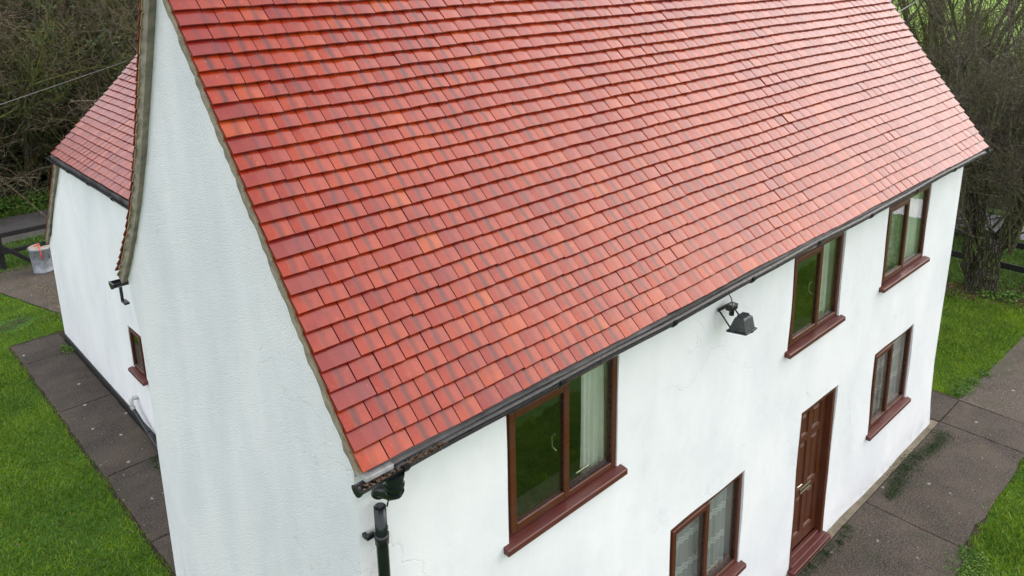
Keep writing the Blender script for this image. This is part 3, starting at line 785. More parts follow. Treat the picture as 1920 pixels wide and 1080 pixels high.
def make_door():
    x0, x1, z0, z1 = W['door']; w_ = x1-x0-.004
    M = T((x0+.002, 0, 0)); y0 = .085
    fr = MB(); f = .058
    fr.box((0, .012, .0), (f, .16, z1-.003), .005); fr.box((w_-f, .012, .0), (w_, .16, z1-.003), .005); fr.box((f, .013, z1-.06), (w_-f, .16, z1-.004), .005)
    d = fr.build('door', M_DOOR, cot, M)
    lw0, lw1, lz0, lz1 = f+.003, w_-f-.003, .125, z1-.065
    st, md = .105, .095; mid = (lw0+lw1)/2
    rails = [(lz0, lz0+.16), (.80, .90), (1.49, 1.575), (lz1-.10, lz1)]
    lf = MB()
    for a, b in ((lw0, lw0+st), (lw1-st, lw1)): lf.box((a, y0, lz0), (b, y0+.045, lz1), .003)
    lf.box((mid-md/2, y0+.001, lz0+.001), (mid+md/2, y0+.044, lz1-.001), .003)
    for a, b in rails:
        for c0, c1 in ((lw0+st, mid-md/2), (mid+md/2, lw1-st)): lf.box((c0-.001, y0+.0015, a), (c1+.001, y0+.0435, b), .003)
    lf.build('leaf', M_DOOR, d)
    for (a, b) in zip(rails[:-1], rails[1:]):
        for c0, c1 in ((lw0+st, mid-md/2), (mid+md/2, lw1-st)):
            za, zb = a[1], b[0]; v = []
            for ins, y in ((0.0, y0+.012), (.012, y0+.026), (.022, y0+.026), (.052, y0+.008)):
                v += [(c0+ins, y, za+ins), (c1-ins, y, za+ins), (c1-ins, y, zb-ins), (c0+ins, y, zb-ins)]
            pb = MB(); pb.add(v, [(q*4+i, q*4+(i+1) % 4, q*4+4+(i+1) % 4, q*4+4+i) for q in range(3) for i in range(4)]+[(12, 13, 14, 15)])
            pb.build('panel', M_DOOR, d)
    th = MB(); th.box((-.03, -.075, -.012), (w_+.05, .16, .052), .008); th.box((.004, -.028, .0525), (w_-.004, .10, .090), .006); th.box((f+.004, .035, .0905), (w_-f-.004, .082, .118), .006)
    th.build('threshold', M_SILL, d)
    hn = MB(); hx_ = lw0+.045; hz_ = 1.01
    hn.box((hx_-.018, y0-.006, hz_-.06), (hx_+.018, y0-.0002, hz_+.07), .003); hn.tube([(hx_, y0, hz_+.02), (hx_, y0-.045, hz_+.02), (hx_+.02, y0-.052, hz_+.018), (hx_+.105, y0-.05, hz_+.010)], .009, 8)
    hn.build('handle', M_METAL, d)
    lp = MB(); ring(lp, mid-.125, mid+.125, .815, .885, .012, .012, .012, .012, y0-.008, y0-.0005, .002); lp.box((mid-.112, y0-.005, .828), (mid+.112, y0-.001, .872)); lp.build('letter_plate', M_BRASS, d)
make_door()

# ------------------------------------------------------------------ rear wing
WX = 1.21; WY1 = 12.17
def wing_top(y): return float(np.interp(y, [3, 10.60, 11.26, 11.91, 12.17], [3.74, 3.66, 2.86, 2.08, 1.95]))
def wing_pos(u, z, d): 
    lean = .02*math.sin(u*1.1)*math.sin(z*1.3)
    return (WX+d+(lean if d == 0 else 0)*smooth01(0, .3, WY1-u), u, z)
ww = (7.71, 8.23, .965, 1.63)
ys_ = breaks(3.41, WY1, .18, [3.41, ww[0], ww[1], 10.60, 11.26, 11.91, WY1]); zs_ = breaks(-.05, 3.74, .18, [-.05, ww[2]-SILL, ww[3], 3.74])
wall_grid(ys_, zs_, [(ww[0], ww[1], ww[2]-SILL, ww[3])], wing_pos, .22, wing_top).build('wing_wall', M_WING, cot)
ew = MB(); ew.box((WX+.003, WY1-.2, -.05), (5.2, WY1-.004, 1.93)); ew.box((5.0, 3.42, -.05), (5.2, WY1-.21, 3.7)); ew.build('wing_wall', M_WING, cot)
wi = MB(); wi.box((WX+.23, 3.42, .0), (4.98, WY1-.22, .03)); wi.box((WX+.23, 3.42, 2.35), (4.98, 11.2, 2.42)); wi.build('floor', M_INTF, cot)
pl = MB(); pl.box((WX-.022, 3.42, -.03), (WX+.02, WY1-.02, .10), .008); pl.build('plinth', M_PLINTH, cot)
MW = Matrix(((0, 1, 0, WX), (-1, 0, 0, ww[1]-.002), (0, 0, 1, ww[2]+.001), (0, 0, 0, 1)))
window(MW, ww[1]-ww[0]-.004, ww[3]-ww[2]-.003, False, rec=.02)
PW = [(1.13, 3.80), (2.10, 4.705), (3.02, 5.62)]
PW2 = [(4.99, 3.70), (3.02, 5.62)]
PLT = [(12.28, 1.95), (12.05, 2.17), (11.40, 2.90), (10.72, 3.66)]
YV = 10.66
mapW = lambda u, a, b: (a, YV-u, b)
mapL = lambda u, a, b: (1.155+u, a, b)
for nm, pr, ln, mp, sd_ in (('wing_roof', PW, YV-3.5, mapW, 1.0), ('wing_back_roof', PW2, YV-3.5, mapW, 4.0), ('lean_to_roof', PLT, 4.0, mapL, 5.0)):
    P_ = Prof(pr); o = deck(nm, P_, ln, mp); join_tiles('tiles', tiles_for(P_, ln, mp, RNG, seed=sd_, waves=.8), o)
    if nm == 'wing_roof': wr_o = o
    if nm == 'lean_to_roof': verge(P_, 1.163, 1, mXY, parent=o)
verge(Prof(PW), YV-.006, -1, lambda u, a, b: (a, u, b), parent=wr_o); verge(Prof(PW2), YV-.006, -1, lambda u, a, b: (a, u, b), parent=bpy.data.objects['wing_back_roof'])
for i in range(16):
    a = 3.55+(YV-3.55)*i/16+.003; b = 3.55+(YV-3.55)*(i+1)/16-.003; n = 8; v = []
    for y in (a, b):
        for rr_ in (.125, .112):
            for j in range(n+1):
                an = math.pi*j/n; v.append((3.02+rr_*math.cos(an), y, 5.62-.075+rr_*math.sin(an)))
    m1 = n+1; f = [(j, j+1, 2*m1+j+1, 2*m1+j) for j in range(n)]+[(j, m1+j, m1+j+1, j+1) for j in range(n)]+[(2*m1+j, 2*m1+j+1, 3*m1+j+1, 3*m1+j) for j in range(n)]
    rm = MB(); rm.add(v, f); rm.build('ridge_tile', bpy.data.materials['ridge clay'], wr_o)
# gable infill at the far end of the wing
gi = MB(); gi.add([(1.25, YV-.1, 2.9), (4.95, YV-.1, 2.9), (4.95, YV-.1, 3.6), (3.02, YV-.1, 5.45), (1.25, YV-.1, 3.7)], [(0, 1, 2, 3, 4)]); gi.build('wing_gable', M_WING, cot)
wmap = lambda u, c, h: (1.115-c, u, 3.735+h)
gutter('wing_gutter', 4.2, YV+.05, .05, cot, wmap, .004, 7)
wt = MB(); wt.box((1.125, 4.0, 3.70), (1.16, YV-.01, 3.765), .003); wt.build('fascia', M_TRAY, cot)
# stub gutters seen end-on below the two verges
g1 = gutter('back_gutter', -.09, 1.0, .052, cot, lambda u, c, h: (u, 3.70+c, 4.05+h), .0, 2)
bk = MB(); bk.box((-.062, 3.575, 3.90), (-.040, 3.60, 4.04), .003); bk.box((-.062, 3.50, 3.895), (-.020, 3.60, 3.915), .003); bk.build('gutter_stay', M_BLACK, g1)
g2 = gutter('lean_to_gutter', 1.10, 3.0, .052, cot, lambda u, c, h: (u, 12.33+c, 1.85+h), .0, 2)
# waste pipe to gully
wp = MB(); wp.tube([(WX+.01, 8.22, .46), (WX-.06, 8.24, .465), (WX-.095, 8.25, .44), (WX-.10, 8.22, .36), (WX-.095, 8.16, .31)], [.030, .030, .030, .028, .028], 12)
wp.tube([(WX-.10, 8.215, .355), (WX-.0965, 8.19, .33)], .035, 12); wp.build('waste_pipe', M_WASTE, cot)
w2 = MB(); w2.tube([(WX-.095, 8.165, .315), (WX-.085, 7.92, .22), (WX-.075, 7.62, .12), (WX-.07, 7.30, .03)], .028, 12); w2.tube([(WX-.078, 7.72, .153), (WX-.077, 7.69, .143)], .035, 12); w2.build('waste_pipe', M_BLACKP, cot)

# ------------------------------------------------------------------ floodlight on the front wall
fl_ = tag(empty('floodlight', (3.66, 0, 3.72)), 'black floodlight on a bracket under the front eave', 'floodlight')
hb = MB()
tx, ty, tz = .055, .06, 0.0
a = [(-.085, -.105, -.062), (.085, -.105, -.062), (.085, .085, -.062), (-.085, .085, -.062)]
b = [(-.075, -.092, -.050), (.075, -.092, -.050), (.075, .072, -.050), (-.075, .072, -.050)]
c = [(-.068, -.086, .052), (.068, -.086, .052), (.068, .005, .062), (-.068, .005, .062)]
d_ = [(-.058, -.074, .064), (.058, -.074, .064), (.058, -.004, .072), (-.058, -.004, .072)]
v = b+c+d_; f = [(q*4+i, q*4+(i+1) % 4, q*4+4+(i+1) % 4, q*4+4+i) for q in range(2) for i in range(4)]+[(8, 9, 10, 11)]
hb.add(v, f)
MF = T((.022, -.165, -.030)) @ Matrix.Rotation(R(-9), 4, 'X')
hb.build('housing', M_GREYP, fl_, MF)
rm = MB(); rm.box((-.088, -.108, -.068), (.088, .088, -.0495), .004); rm.box((-.02, -.118, -.066), (.02, -.1085, -.048), .002); rm.build('rim', M_BLACK, fl_, MF)
fn = MB()
for i in range(8): fn.box((-.046+i*.0125, -.070, .058), (-.041+i*.0125, -.008, .084), .001)
fn.build('cooling_fins', M_GREYP, fl_, MF)
jb = MB(); jb.box((-.05, .0, .0), (.05, .065, .045), .006); jb.box((-.053, -.003, .040), (.053, .068, .050), .003); jb.tube([(0.0, .03, .0), (0, .03, -.05)], .022, 10); jb.build('junction_box', M_BLACK, fl_, T((.01, -.118, .070)))
lb = MB(); lb.box((-.022, .012, .0505), (.022, .045, .052)); lb.build('rating_label', M_LABEL, fl_, T((.01, -.118, .070)))
br = MB()
br.box((-.075, -.016, .052), (.075, -.004, .082), .002)
for s_ in (-1, 1):
    x = s_*.088+(.03 if s_ > 0 else .0)*0
    br.tube([(s_*.07, -.012, .066), (s_*.095+.012, -.05, .045), (s_*.098+.020, -.155, -.070), (s_*.096+.022, -.175, -.088)], .008, 6)
br.build('bracket', M_BLACK, fl_)
cb = MB(); cb.tube([(.0, -.10, .125), (-.004, -.085, .18), (-.02, -.05, .24), (-.022, -.03, .29), (-.018, -.10, .34)], .005, 6); cb.build('cable', M_CABLE, fl_)

# ------------------------------------------------------------------ dustbin, fences, cables
bn = tag(empty('dustbin', (1.83, 16.2, -.012)), 'galvanised steel dustbin with lid and orange strap beside the wing', 'dustbin')
bb = MB(); bb.lathe([(0, .02), (.195, .02), (.20, 0), (.205, .0), (.205, .035), (.20, .04), (.232, .52), (.238, .53), (.238, .545), (.232, .55)], 32)
bb.build('bin_body', M_GALV, bn)
ld = MB(); ld.lathe([(.246, .545), (.252, .55), (.252, .585), (.246, .592), (.225, .594), (.222, .60)], 32); o = ld.build('lid_rim', M_GALV, bn)
l2 = MB(); l2.lathe([(.222, .600), (.15, .612), (.05, .618), (.001, .618)], 32); l2.build('lid', M_RUST, bn)
for an in (-1.75, -1.15):
    h = MB(); cx, cy = .226*math.cos(an), .226*math.sin(an)
    h.tube([(cx*1.0, cy, .44), (cx*1.09, cy*1.09, .44), (cx*1.13, cy*1.13, .40), (cx*1.09, cy*1.09, .36), (cx*.97, cy*.97, .36)], .009, 6); h.build('handle', M_BLACK, bn)
stp = MB(); stp.tube([(-.02, .02, .64), (-.04, -.10, .632), (-.055, -.20, .612), (-.06, -.262, .57), (-.06, -.262, .46), (-.05, -.25, .38)], .013, 6); stp.tube([(-.12, -.02, .63), (-.03, -.02, .66), (.03, .01, .64)], .012, 6); stp.build('strap', M_RED, bn)

def fence(label, posts, rails, thick=.045, h=1.1, along='x', off=0.0, braces=()):
    c = posts[len(posts)//2]; f_ = tag(empty('fence', (c[0], c[1], -.03)), label, 'fence', None)
    for (x, y) in posts:
        p = MB(); p.box((x-c[0]-.055, y-c[1]-.055, -.1), (x-c[0]+.055, y-c[1]+.055, h), .008); p.build('post', M_FENCE, f_)
    for (z, hh) in rails:
        for (a, b) in zip(posts[:-1], posts[1:]):
            r_ = MB()
            A = Vector((a[0]-c[0], a[1]-c[1], z)); B = Vector((b[0]-c[0], b[1]-c[1], z)); L = (B-A).length
            an = math.atan2(B.y-A.y, B.x-A.x)
            r_.box((.004, -thick/2-.075, -hh/2), (L-.004, thick/2-.075, hh/2), .006, T(A+Vector((0, 0, random.uniform(-.015, .015)))) @ Matrix.Rotation(an, 4, 'Z')); r_.build('rail', M_FENCE, f_)
    for (p, q, t) in braces:
        r_ = MB(); A = Vector(p)-Vector((c[0], c[1], 0)); B = Vector(q)-Vector((c[0], c[1], 0)); d = B-A; qt = d.to_track_quat('X', 'Z').to_matrix().to_4x4()
        r_.box((0, -.03, -.045), (d.length, .03, .045), .004, T(A) @ qt); r_.build('brace', M_FENCE, f_)
    return f_
fence('black post and rail fence beside the road, by the dustbin', [(-4.2, 17.0), (-1.5, 17.0), (1.20, 17.0), (3.9, 17.0), (6.6, 17.0)], [(.84, .11), (.42, .10)], h=.95, braces=[((1.24, 16.93, .56), (1.80, 16.9, .04), 0)])
fence('black post and rail fence behind the mossy tree trunk', [(15.75, -2.1), (15.75, .40), (15.75, 2.9), (15.75, 5.4), (15.75, 7.9)], [(.92, .13), (.42, .13)], h=1.12)

def cable(name, pts, r, label):
    mb = MB(); A, B = Vector(pts[0]), Vector(pts[1]); P = []
    for i in range(25):
        t = i/24; p = A.lerp(B, t); p.z -= pts[2]*4*t*(1-t); P.append(p)
    mb.tube(P, r, 5); return tag(mb.build(name, M_CABLE), label, 'cable')
cable('overhead_cable', ((2.49, 10.70, 5.13), (-9.46, -3.0, 5.0), 0.06), .005, 'grey overhead cable reaching the far verge of the wing roof')
cable('overhead_cable', ((9.76, 1.18, 5.85), (22.3, 5.2, 5.5), .0), .010, 'dark overhead cable leaving the far verge of the main roof')

# ------------------------------------------------------------------ trees
def grow(rng, stems, levels):
    """level-wise branching; returns segments (p0, p1, r0, r1, sides)"""
    o, d, L, r = [np.array(a, float) for a in stems]; out = []
    for lv in levels:
        n = lv['n']; N = len(o); P = [o]; D = []; dd = d/np.linalg.norm(d, axis=1, keepdims=True)
        for i in range(n):
            dd = dd+rng.normal(0, lv['wander'], (N, 3))+np.array([0, 0, lv.get('up', 0)]); dd /= np.linalg.norm(dd, axis=1, keepdims=True)
            D.append(dd); P.append(P[-1]+dd*(L/n)[:, None])
        P = np.array(P); D = np.array(D); tap = lv.get('taper', .4)
        rad = np.array([r*(1-(1-tap)*i/n) for i in range(n+1)])
        for i in range(n): out.append((P[i], P[i+1], rad[i], rad[i+1], np.full(N, lv['sides'])))
        c = lv.get('kids', 0)
        if c:
            t = rng.uniform(lv.get('t0', .25), 1.0, (c, N)); fi = np.clip((t*n).astype(int), 0, n-1); fr = t*n-fi; ii = np.arange(N)
            no = P[fi, ii]+(P[fi+1, ii]-P[fi, ii])*fr[..., None]; nd = D[fi, ii]
            nd = nd+rng.normal(0, lv.get('spread', .7), (c, N, 3)); 
            nL = L*lv.get('ratio', .5)*rng.uniform(.6, 1.25, (c, N))*(1.15-.45*t); nr = np.minimum((rad[fi, ii]*(1-fr)+rad[fi+1, ii]*fr)*lv.get('rr', .55), 1)
            o, d, L, r = no.reshape(-1, 3), nd.reshape(-1, 3), nL.ravel(), np.maximum(nr.ravel(), lv.get('rmin', .003))
    return out

def seg_mesh(name, segs, mat, parent=None, only=None):
    Vs, Fs, off = [], [], 0
    for p0, p1, r0, r1, sd_ in segs:
        k = int(sd_[0]); d = p1-p0; L = np.linalg.norm(d, axis=1, keepdims=True)+1e-9; d = d/L
        ref = np.where(np.abs(d[:, 2:3]) < .9, np.array([[0, 0, 1.]]), np.array([[1., 0, 0]]))
        a = np.cross(d, ref); a /= np.linalg.norm(a, axis=1, keepdims=True); b = np.cross(a, d)
        N = len(p0); ang = 2*np.pi*np.arange(k)/k; cs, sn = np.cos(ang), np.sin(ang)
        ring0 = p0[:, None, :]+(a[:, None, :]*cs[None, :, None]+b[:, None, :]*sn[None, :, None])*r0[:, None, None]
        ring1 = (p1+d*r1[:, None]*.3)[:, None, :]+(a[:, None, :]*cs[None, :, None]+b[:, None, :]*sn[None, :, None])*r1[:, None, None]
        V = np.concatenate([ring0, ring1], 1).reshape(-1, 3)
        base = np.array([(j, (j+1) % k, k+(j+1) % k, k+j) for j in range(k)])
        F = (base[None]+(np.arange(N)*2*k)[:, None, None]).reshape(-1, 4)+off
        Vs.append(V); Fs.append(F); off += len(V)
    return fast_mesh(name, np.concatenate(Vs), np.concatenate(Fs), mat, parent, smooth=True)

def leaf_mesh(name, C, size, rng, mat, parent=None, flat=.6):
    n = len(C); a = rng.normal(0, 1, (n, 3)); a[:, 2] *= flat; a /= np.linalg.norm(a, axis=1, keepdims=True)
    b = np.cross(a, rng.normal(0, 1, (n, 3))); b /= np.linalg.norm(b, axis=1, keepdims=True); s = (size*rng.uniform(.6, 1.3, n))[:, None]
    V = np.stack([C-a*s, C-b*s*.62, C+a*s, C+b*s*.62], 1).reshape(-1, 3); F = np.arange(4*n).reshape(-1, 4)
    cc = np.repeat(np.stack([rng.random(n), rng.random(n), rng.random(n), np.ones(n)], 1), 4, 0)
    return fast_mesh(name, V, F, mat, parent, cc)

def bush_proto(kind, seed):
    rng = np.random.default_rng(seed); t = empty('tree')
    if kind == 'scrub':        # many stems, tangled
        n = 9; o = np.stack([rng.uniform(-.6, .6, n), rng.uniform(-.6, .6, n), np.full(n, -.1)], 1); d = np.stack([rng.normal(0, .33, n), rng.normal(0, .33, n), np.ones(n)], 1)
        lv = [dict(n=6, wander=.16, up=.02, sides=5, kids=8, spread=.75, ratio=.50, t0=.10), dict(n=5, wander=.22, up=.02, sides=4, kids=7, spread=.85, ratio=.50, t0=.15, rmin=.006),
              dict(n=4, wander=.28, sides=3, kids=7, spread=.95, ratio=.52, t0=.15, rmin=.006, rr=.6), dict(n=3, wander=.32, sides=3, taper=.6)]
        segs = grow(rng, (o, d, rng.uniform(3.8, 6.2, n), rng.uniform(.035, .075, n)), lv); nt = 6
    else:                      # taller bare tree with upright shoots
        n = 3; o = np.stack([rng.uniform(-.15, .15, n), rng.uniform(-.15, .15, n), np.full(n, -.1)], 1); d = np.stack([rng.normal(0, .16, n), rng.normal(0, .16, n), np.ones(n)], 1)
        lv = [dict(n=8, wander=.09, up=.05, sides=6, kids=12, spread=.55, ratio=.45, t0=.12), dict(n=6, wander=.15, up=.10, sides=4, kids=8, spread=.6, ratio=.50, t0=.15, rmin=.007),
              dict(n=4, wander=.22, up=.05, sides=3, kids=8, spread=.8, ratio=.50, t0=.15, rmin=.006, rr=.6), dict(n=3, wander=.28, sides=3, taper=.6)]
        segs = grow(rng, (o, d, rng.uniform(6.0, 8.5, n), rng.uniform(.08, .15, n)), lv); nt = 8
    return t, segs, nt

def make_proto(kind, seed, mt, mc, leaves=0, leafh=(0, 2)):
    t, segs, nt = bush_proto(kind, seed); seg_mesh('trunk', segs[:nt], mt, t); seg_mesh('crown', segs[nt:], mc, t)
    if leaves:
        rng = np.random.default_rng(seed+50); mid = np.concatenate([s[1] for s in segs[nt:nt+9]]); 
        cl = mid[rng.integers(0, len(mid), 70)]; C = cl[rng.integers(0, 70, leaves)]+rng.normal(0, .26, (leaves, 3)); C = C[(C[:, 2] > leafh[0]) & (C[:, 2] < leafh[1])]
        leaf_mesh('ivy', C, .045, rng, M_LEAF, t)
    return t

def place(proto, loc, rz, sc, label, group, first):
    kids = list(proto.children)
    t = proto if first else proto.copy()
    if not first:
        COL.objects.link(t)
        for k_ in kids:
            c_ = k_.copy(); COL.objects.link(c_); c_.parent = t
    t.location = loc; t.rotation_euler = (0, 0, rz); t.scale = sc
    tag(t, label, 'tree', group); return t

protosL = [make_proto('scrub', 21, M_BARK, M_TWIGB, 1500, (.2, 3.5)), make_proto('scrub', 22, M_BARK, M_TWIGG, 4000, (.2, 5.5)), make_proto('scrub', 23, M_BARK, M_TWIGB, 2500, (0, 2.5))]
rr = random.Random(9); usedp = set(); spotsL = []
for row, (y, x0, x1, st) in enumerate(((23.4, 0.6, 10.5, 1.5), (25.2, 1.0, 12.5, 1.7), (27.6, 1.5, 15.5, 2.0), (31.5, 2.0, 18, 2.7))):
    x = x0
    while x < x1:
        spotsL.append((x+rr.uniform(-.3, .3), y+rr.uniform(-.4, .4), row)); x += st*rr.uniform(.85, 1.15)
for i, (x, y, row) in enumerate(spotsL):
    pi = (i*2+row) % 3; 
    lab = {0: 'bare brown scrub tree tangled in the thicket across the road', 1: 'mossy green scrub tree with ivy in the thicket across the road', 2: 'bare brown scrub tree with ivied foot in the thicket across the road'}[pi]
    s = rr.uniform(.95, 1.3)*(1+.12*row)
    place(protosL[pi], (x, y, .1+.35*min(row, 2)), rr.uniform(0, 6.28), (s, s, s*rr.uniform(.95, 1.15)), lab, ['brown scrub trees of the roadside thicket', 'mossy scrub trees of the roadside thicket', 'ivied scrub trees of the roadside thicket'][pi], pi not in usedp); usedp.add(pi)

protosR = [make_proto('tall', 31, M_BARK, M_TWIGD), make_proto('tall', 32, M_BARK, M_TWIGG), make_proto('scrub', 33, M_BARK, M_TWIGD, 2200, (0, 3.0))]
usedr = set(); rr = random.Random(4)
spotsR = [(18.8, 2.2, 2), (20.3, 6.2, 2), (23.3, 6.0, 2), (16.9, 4.6, 2), (19.0, 4.4, 2), (17.6, 3.2, 2), (18.3, 5.2, 2), (17.8, 7.0, 2), (19.6, 3.6, 0), (21.6, 4.2, 2), (21.8, 6.4, 2), (22.5, 2.7, 1), (22.0, 8.4, 2), (24.5, 5.2, 2), (24.2, 7.6, 0), (25.5, 9.8, 2), (26.0, 3.6, 2), (28.0, 6.6, 1), (29.0, 9.6, 2), (30.0, 5.0, 2), (31.5, 12, 2), (33.0, 8.0, 0), (17.2, 9.0, 2), (18.5, 11, 1), (25.5, 1.2, 2)]
for i, (x, y, pi) in enumerate(spotsR):
    lab = {0: 'tall dark bare tree rising in the thicket beyond the far gable', 1: 'tall mossy bare tree rising in the thicket beyond the far gable', 2: 'dense dark scrub tree low in the thicket beyond the far gable'}[pi]
    s = rr.uniform(.85, 1.05) if pi < 2 else rr.uniform(.56, .68)
    place(protosR[pi], (x, y, 0.0 if x < 21.5 else .3), rr.uniform(0, 6.28), (s, s, s), lab, ['tall dark trees beyond the far gable', 'tall mossy trees beyond the far gable', 'scrub trees beyond the far gable'][pi], pi not in usedr); usedr.add(pi)

# the big mossy tree with a forked trunk
def big_tree():
    base = Vector((15.15, 1.02, -.05)); t = tag(empty('tree', base), 'thick forked mossy tree trunk with bare shoots on the right lawn', 'tree')
    rng = np.random.default_rng(77)
    mb = MB()
    def limb(pts, rad, n=16):
        P, Rr = [], []
        for i in range(len(pts)-1):
            for s_ in range(5):
                q = s_/5; P.append(Vector(pts[i]).lerp(Vector(pts[i+1]), q)+Vector(rng.normal(0, .012, 3))); Rr.append((rad[i]*(1-q)+rad[i+1]*q)*rng.uniform(.93, 1.08))
        P.append(Vector(pts[-1])); Rr.append(rad[-1]); n0 = len(mb.v); mb.tube(P, Rr, n)
        for k_ in range(n0, len(mb.v)):
            v_ = Vector(mb.v[k_]); a_ = math.atan2(v_.y, v_.x); mb.v[k_] = tuple(v_+Vector((math.cos(a_), math.sin(a_), 0))*(.025*math.sin(a_*7+v_.z*3)+rng.normal(0, .008)))
    limb([(0, .02, -.1), (.0, .0, .12), (0, -.02, .5), (.0, -.03, .95), (.0, .10, 1.25)], [.33, .26, .215, .20, .16])
    limb([(0, -.06, .85), (.05, -.22, 1.25), (.12, -.42, 1.8), (.2, -.50, 2.6), (.25, -.40, 3.6)], [.16, .14, .125, .10, .07])
    limb([(0, .08, .9), (-.02, .22, 1.4), (.02, .30, 2.1), (.0, .38, 3.2)], [.12, .10, .08, .05])
    limb([(0, .24, .0), (-.02, .30, .5), (-.05, .36, 1.1), (-.05, .46, 1.9), (.0, .55, 3.0)], [.12, .10, .08, .065, .045], 12)
    mb.build('trunk', M_TRUNK, t)
    n = 26; hs_ = rng.uniform(.9, 2.6, n); side = rng.integers(0, 3, n)
    yb_ = np.where(side == 0, -.20-.14*hs_, np.where(side == 1, .12+.08*hs_, .22+.11*hs_))
    o = np.stack([rng.normal(0, .06, n), yb_, hs_], 1); d = np.stack([rng.normal(0, .35, n), rng.normal(0.05, .4, n), np.ones(n)*.9], 1)
    lv = [dict(n=7, wander=.12, up=.09, sides=5, kids=9, spread=.6, ratio=.45, t0=.1), dict(n=5, wander=.2, up=.05, sides=4, kids=7, spread=.75, ratio=.5, t0=.15, rmin=.006), dict(n=4, wander=.25, sides=3, kids=5, spread=.9, ratio=.5, rmin=.004), dict(n=3, wander=.3, sides=3, taper=.6)]
    segs = grow(rng, (o, d, rng.uniform(1.6, 3.6, n), rng.uniform(.02, .045, n)), lv)
    seg_mesh('crown', segs, M_TWIGD, t)
big_tree()

# ------------------------------------------------------------------ ground cover
def blades(name, mask, box, count, h, wd, mat, label, seed, cat='grass', lean=.5):
    rng = np.random.default_rng(seed); x = rng.uniform(box[0], box[1], count); y = rng.uniform(box[2], box[3], count)
    k = mask(x, y); x, y = x[k], y[k]; n = len(x); z = np.full(n, -.034)
    hh = h*rng.uniform(.55, 1.25, n)*(1+.25*np.sin(x*2.1+y*1.3)*np.sin(y*1.7-x)); an = rng.uniform(0, 2*np.pi, n); ww_ = wd*rng.uniform(.7, 1.3, n)
    lx, ly = rng.normal(0, lean, n)*hh, rng.normal(0, lean, n)*hh
    A = np.stack([x-np.cos(an)*ww_, y-np.sin(an)*ww_, z], 1); B = np.stack([x+np.cos(an)*ww_, y+np.sin(an)*ww_, z], 1); C = np.stack([x+lx, y+ly, z+hh], 1)
    V = np.stack([A, B, C], 1).reshape(-1, 3); F = np.arange(3*n).reshape(-1, 3)
    cc = np.repeat(np.stack([rng.random(n), rng.random(n), rng.random(n), np.ones(n)], 1), 3, 0)
    return tag(fast_mesh(name, V, F, mat, None, cc), label, cat, None, 'stuff')

def left_mask(x, y):
    rag = .03*np.sin(y*9)+.025*np.sin(y*23+x)+.02*np.sin(y*61)
    e = np.interp(y, [2, 12.50, 12.58, 12.62, 13.3, 14.35, 15.5, 16.6], [.405, .405, .42, 1.26, 1.46, 1.15, .80, .25])+rag
    mud = ((x-.60)/.42)**2+((y-13.6)/.33)**2+.4*np.sin(x*17)*np.sin(y*13) > 1
    return (x < e) & mud
blades('lawn_grass', left_mask, (-3.2, 1.55, 2.5, 16.6), 190000, .045, .0065, M_BLADE, 'short green lawn grass left of the side path', 1)
def right_mask(x, y):
    low = np.interp(x, [10.4, 10.62, 11.88, 13.52, 17], [.42, .0, -.10, -.14, -.2])+.03*np.sin(x*8)+.02*np.sin(x*21)
    return (y > low) & (x > 10.50+.03*np.sin(y*9))
blades('lawn_grass', right_mask, (10.4, 15.2, -.3, 4.5), 85000, .045, .0075, M_BLADE, 'green lawn grass between the far gable and the fence', 2)
def front_mask(x, y):
    top = np.interp(x, [0, 6.6, 7.1, 8.1, 9.6, 10.4, 11], [-1.28, -1.28, -1.26, -1.19, -1.14, -1.42, -1.52])+.04*np.sin(x*7)+.025*np.sin(x*19)
    return (y < top)
blades('lawn_grass', front_mask, (3.8, 15.5, -4.2, -1.1), 130000, .05, .0065, M_BLADE, 'green lawn grass along the outer edge of the front path', 3)
blades('verge_grass', lambda x, y: (y > 16.75+.1*np.sin(x*3)) & (y < 18.95), (-4, 6, 16.6, 19), 26000, .10, .010, M_BLADE2, 'rough grass verge under the roadside fence', 4)
blades('verge_grass', lambda x, y: (y > 21.35+.08*np.sin(x*4)), (-3, 9, 21.3, 22.9), 22000, .13, .014, M_BLADE2, 'rough grass bank at the foot of the thicket', 5)
blades('field_grass', lambda x, y: x > 15.2, (15.2, 19.0, -2, 8), 60000, .07, .011, M_BLADE2, 'pale rough grass behind the right hand fence', 6, lean=.7)

rng = np.random.default_rng(8)
def clump(name, centers, count, spread, size, mat, label, z0=.0, zh=.02, cat='moss', seed=1):
    rg_ = np.random.default_rng(seed); c = np.array(centers, float); i = rg_.integers(0, len(c), count)
    sp_ = c[i, 2:3] if c.shape[1] > 2 else spread
    C = np.concatenate([c[i, :2]+rg_.normal(0, 1, (count, 2))*sp_, (z0+rg_.uniform(0, zh, count))[:, None]], 1)
    return tag(leaf_mesh(name, C, size, rg_, mat, None, .5), label, cat, None, 'stuff')
mc = [(x, -.13-.30*(.5+.5*math.sin(x*2.2-.9))*abs(math.sin(x*1.25+.6))-.03, random.uniform(.04, .10)) for x in np.linspace(7.45, 9.35, 24)]
o = clump('moss', mc, 5200, .1, .008, M_MOSS, 'dark green moss on the front path below the far ground floor window', .0, .018); 
clump('moss', [(x, random.uniform(-.20, -.11), random.uniform(.02, .06)) for x in np.linspace(4.9, 6.5, 12)], 1500, .1, .009, M_MOSS, 'dark green moss and weeds beside the front doorstep', .0, .022, seed=2)
clump('moss', [(1.02, y, .05) for y in (7.2, 7.0, 6.8)], 700, .1, .008, M_MOSS, 'moss patch on the side path by the main gable', .0, .012, seed=3)
wd = [(7.08, -1.30, .05), (7.0, -1.34, .08), (6.8, -1.42, .14), (6.6, -1.55, .16), (6.4, -1.6, .2)]
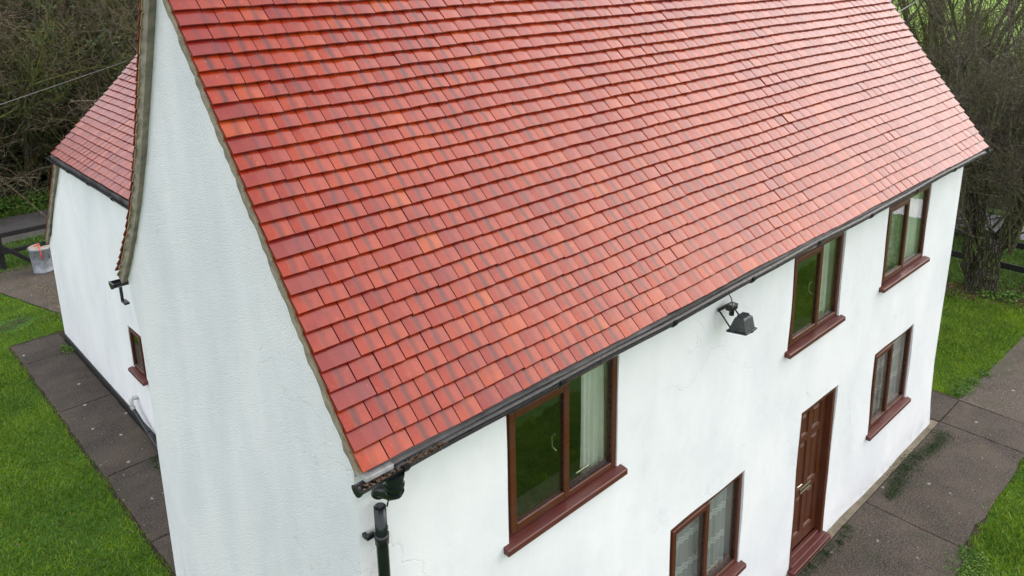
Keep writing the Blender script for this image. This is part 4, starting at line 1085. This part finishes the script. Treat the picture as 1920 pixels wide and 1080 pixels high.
clump('weeds', wd, 2600, .1, .014, M_WEED, 'bright clover leaves at the corner of the front path slabs', -.02, .05, 'weeds', 4)
clump('weeds', [(10.7, .02, .07), (10.9, -.02, .07), (11.2, -.05, .06), (11.6, -.07, .06)], 1300, .1, .014, M_WEED, 'leafy weeds along the edge of the right hand lawn', -.02, .06, 'weeds', 5)
clump('weeds', [(1.13, 11.55, .06), (1.08, 11.7, .05)], 420, .1, .014, M_WEED, 'small weed growing from the joint at the wing wall', -.01, .08, 'weeds', 6)
clump('weeds', [(x, 21.9+random.uniform(-.3, .6), .28) for x in np.linspace(-1, 8, 22)], 9000, .1, .05, M_WEED, 'low green undergrowth along the far side of the road', .0, .35, 'weeds', 7)
clump('weeds', [(15.0, .62, .10), (15.25, .50, .12), (14.9, .9, .1)], 500, .1, .03, M_WEED, 'small green weeds at the foot of the forked tree', -.02, .14, 'weeds', 8)
clump('leaf_litter', [(14.9, 1.4, .25), (15.2, .7, .3), (15.4, .2, .3), (15.0, 2.1, .3), (15.4, 2.8, .3)], 2600, .1, .03, plain('dead leaves', (.10, .065, .035), .9, .5, 30), 'brown dead leaves around the forked tree and fence', -.03, .05, 'leaves', 9)
clump('leaf_litter', [(.6, 13.6, .16), (.45, 13.5, .14), (.8, 13.7, .1)], 700, .1, .012, plain('bare mud crumbs', (.07, .055, .035), .9, .4, 30), 'bare muddy patch in the left lawn', -.034, .02, 'mud', 10)
clump('leaf_litter', [(1.55, y, .14) for y in np.linspace(13.2, 15.2, 8)]+[(1.9, 13.6, .2)], 1500, .1, .012, plain('tan grit', (.20, .16, .10), .9, .4, 30), 'tan grit scattered on the yard beyond the wing', -.010, .012, 'grit', 11)

def fallen(label, box, n, seed):
    rg_ = np.random.default_rng(seed); C = np.stack([rg_.uniform(box[0], box[1], n), rg_.uniform(box[2], box[3], n), rg_.uniform(.004, .02, n)], 1)
    tag(leaf_mesh('fallen_leaves', C, .018, rg_, bpy.data.materials['dead leaves'], None, .25), label, 'leaves', None, 'stuff')
fallen('brown leaves fallen on the left lawn', (-2.5, .3, 4, 12), 60, 20)
fallen('brown leaves fallen on the lawn by the front path', (5.5, 10, -3, -1.35), 26, 21)
fallen('brown leaves fallen on the right hand lawn', (10.8, 15, .1, 3.5), 60, 22)
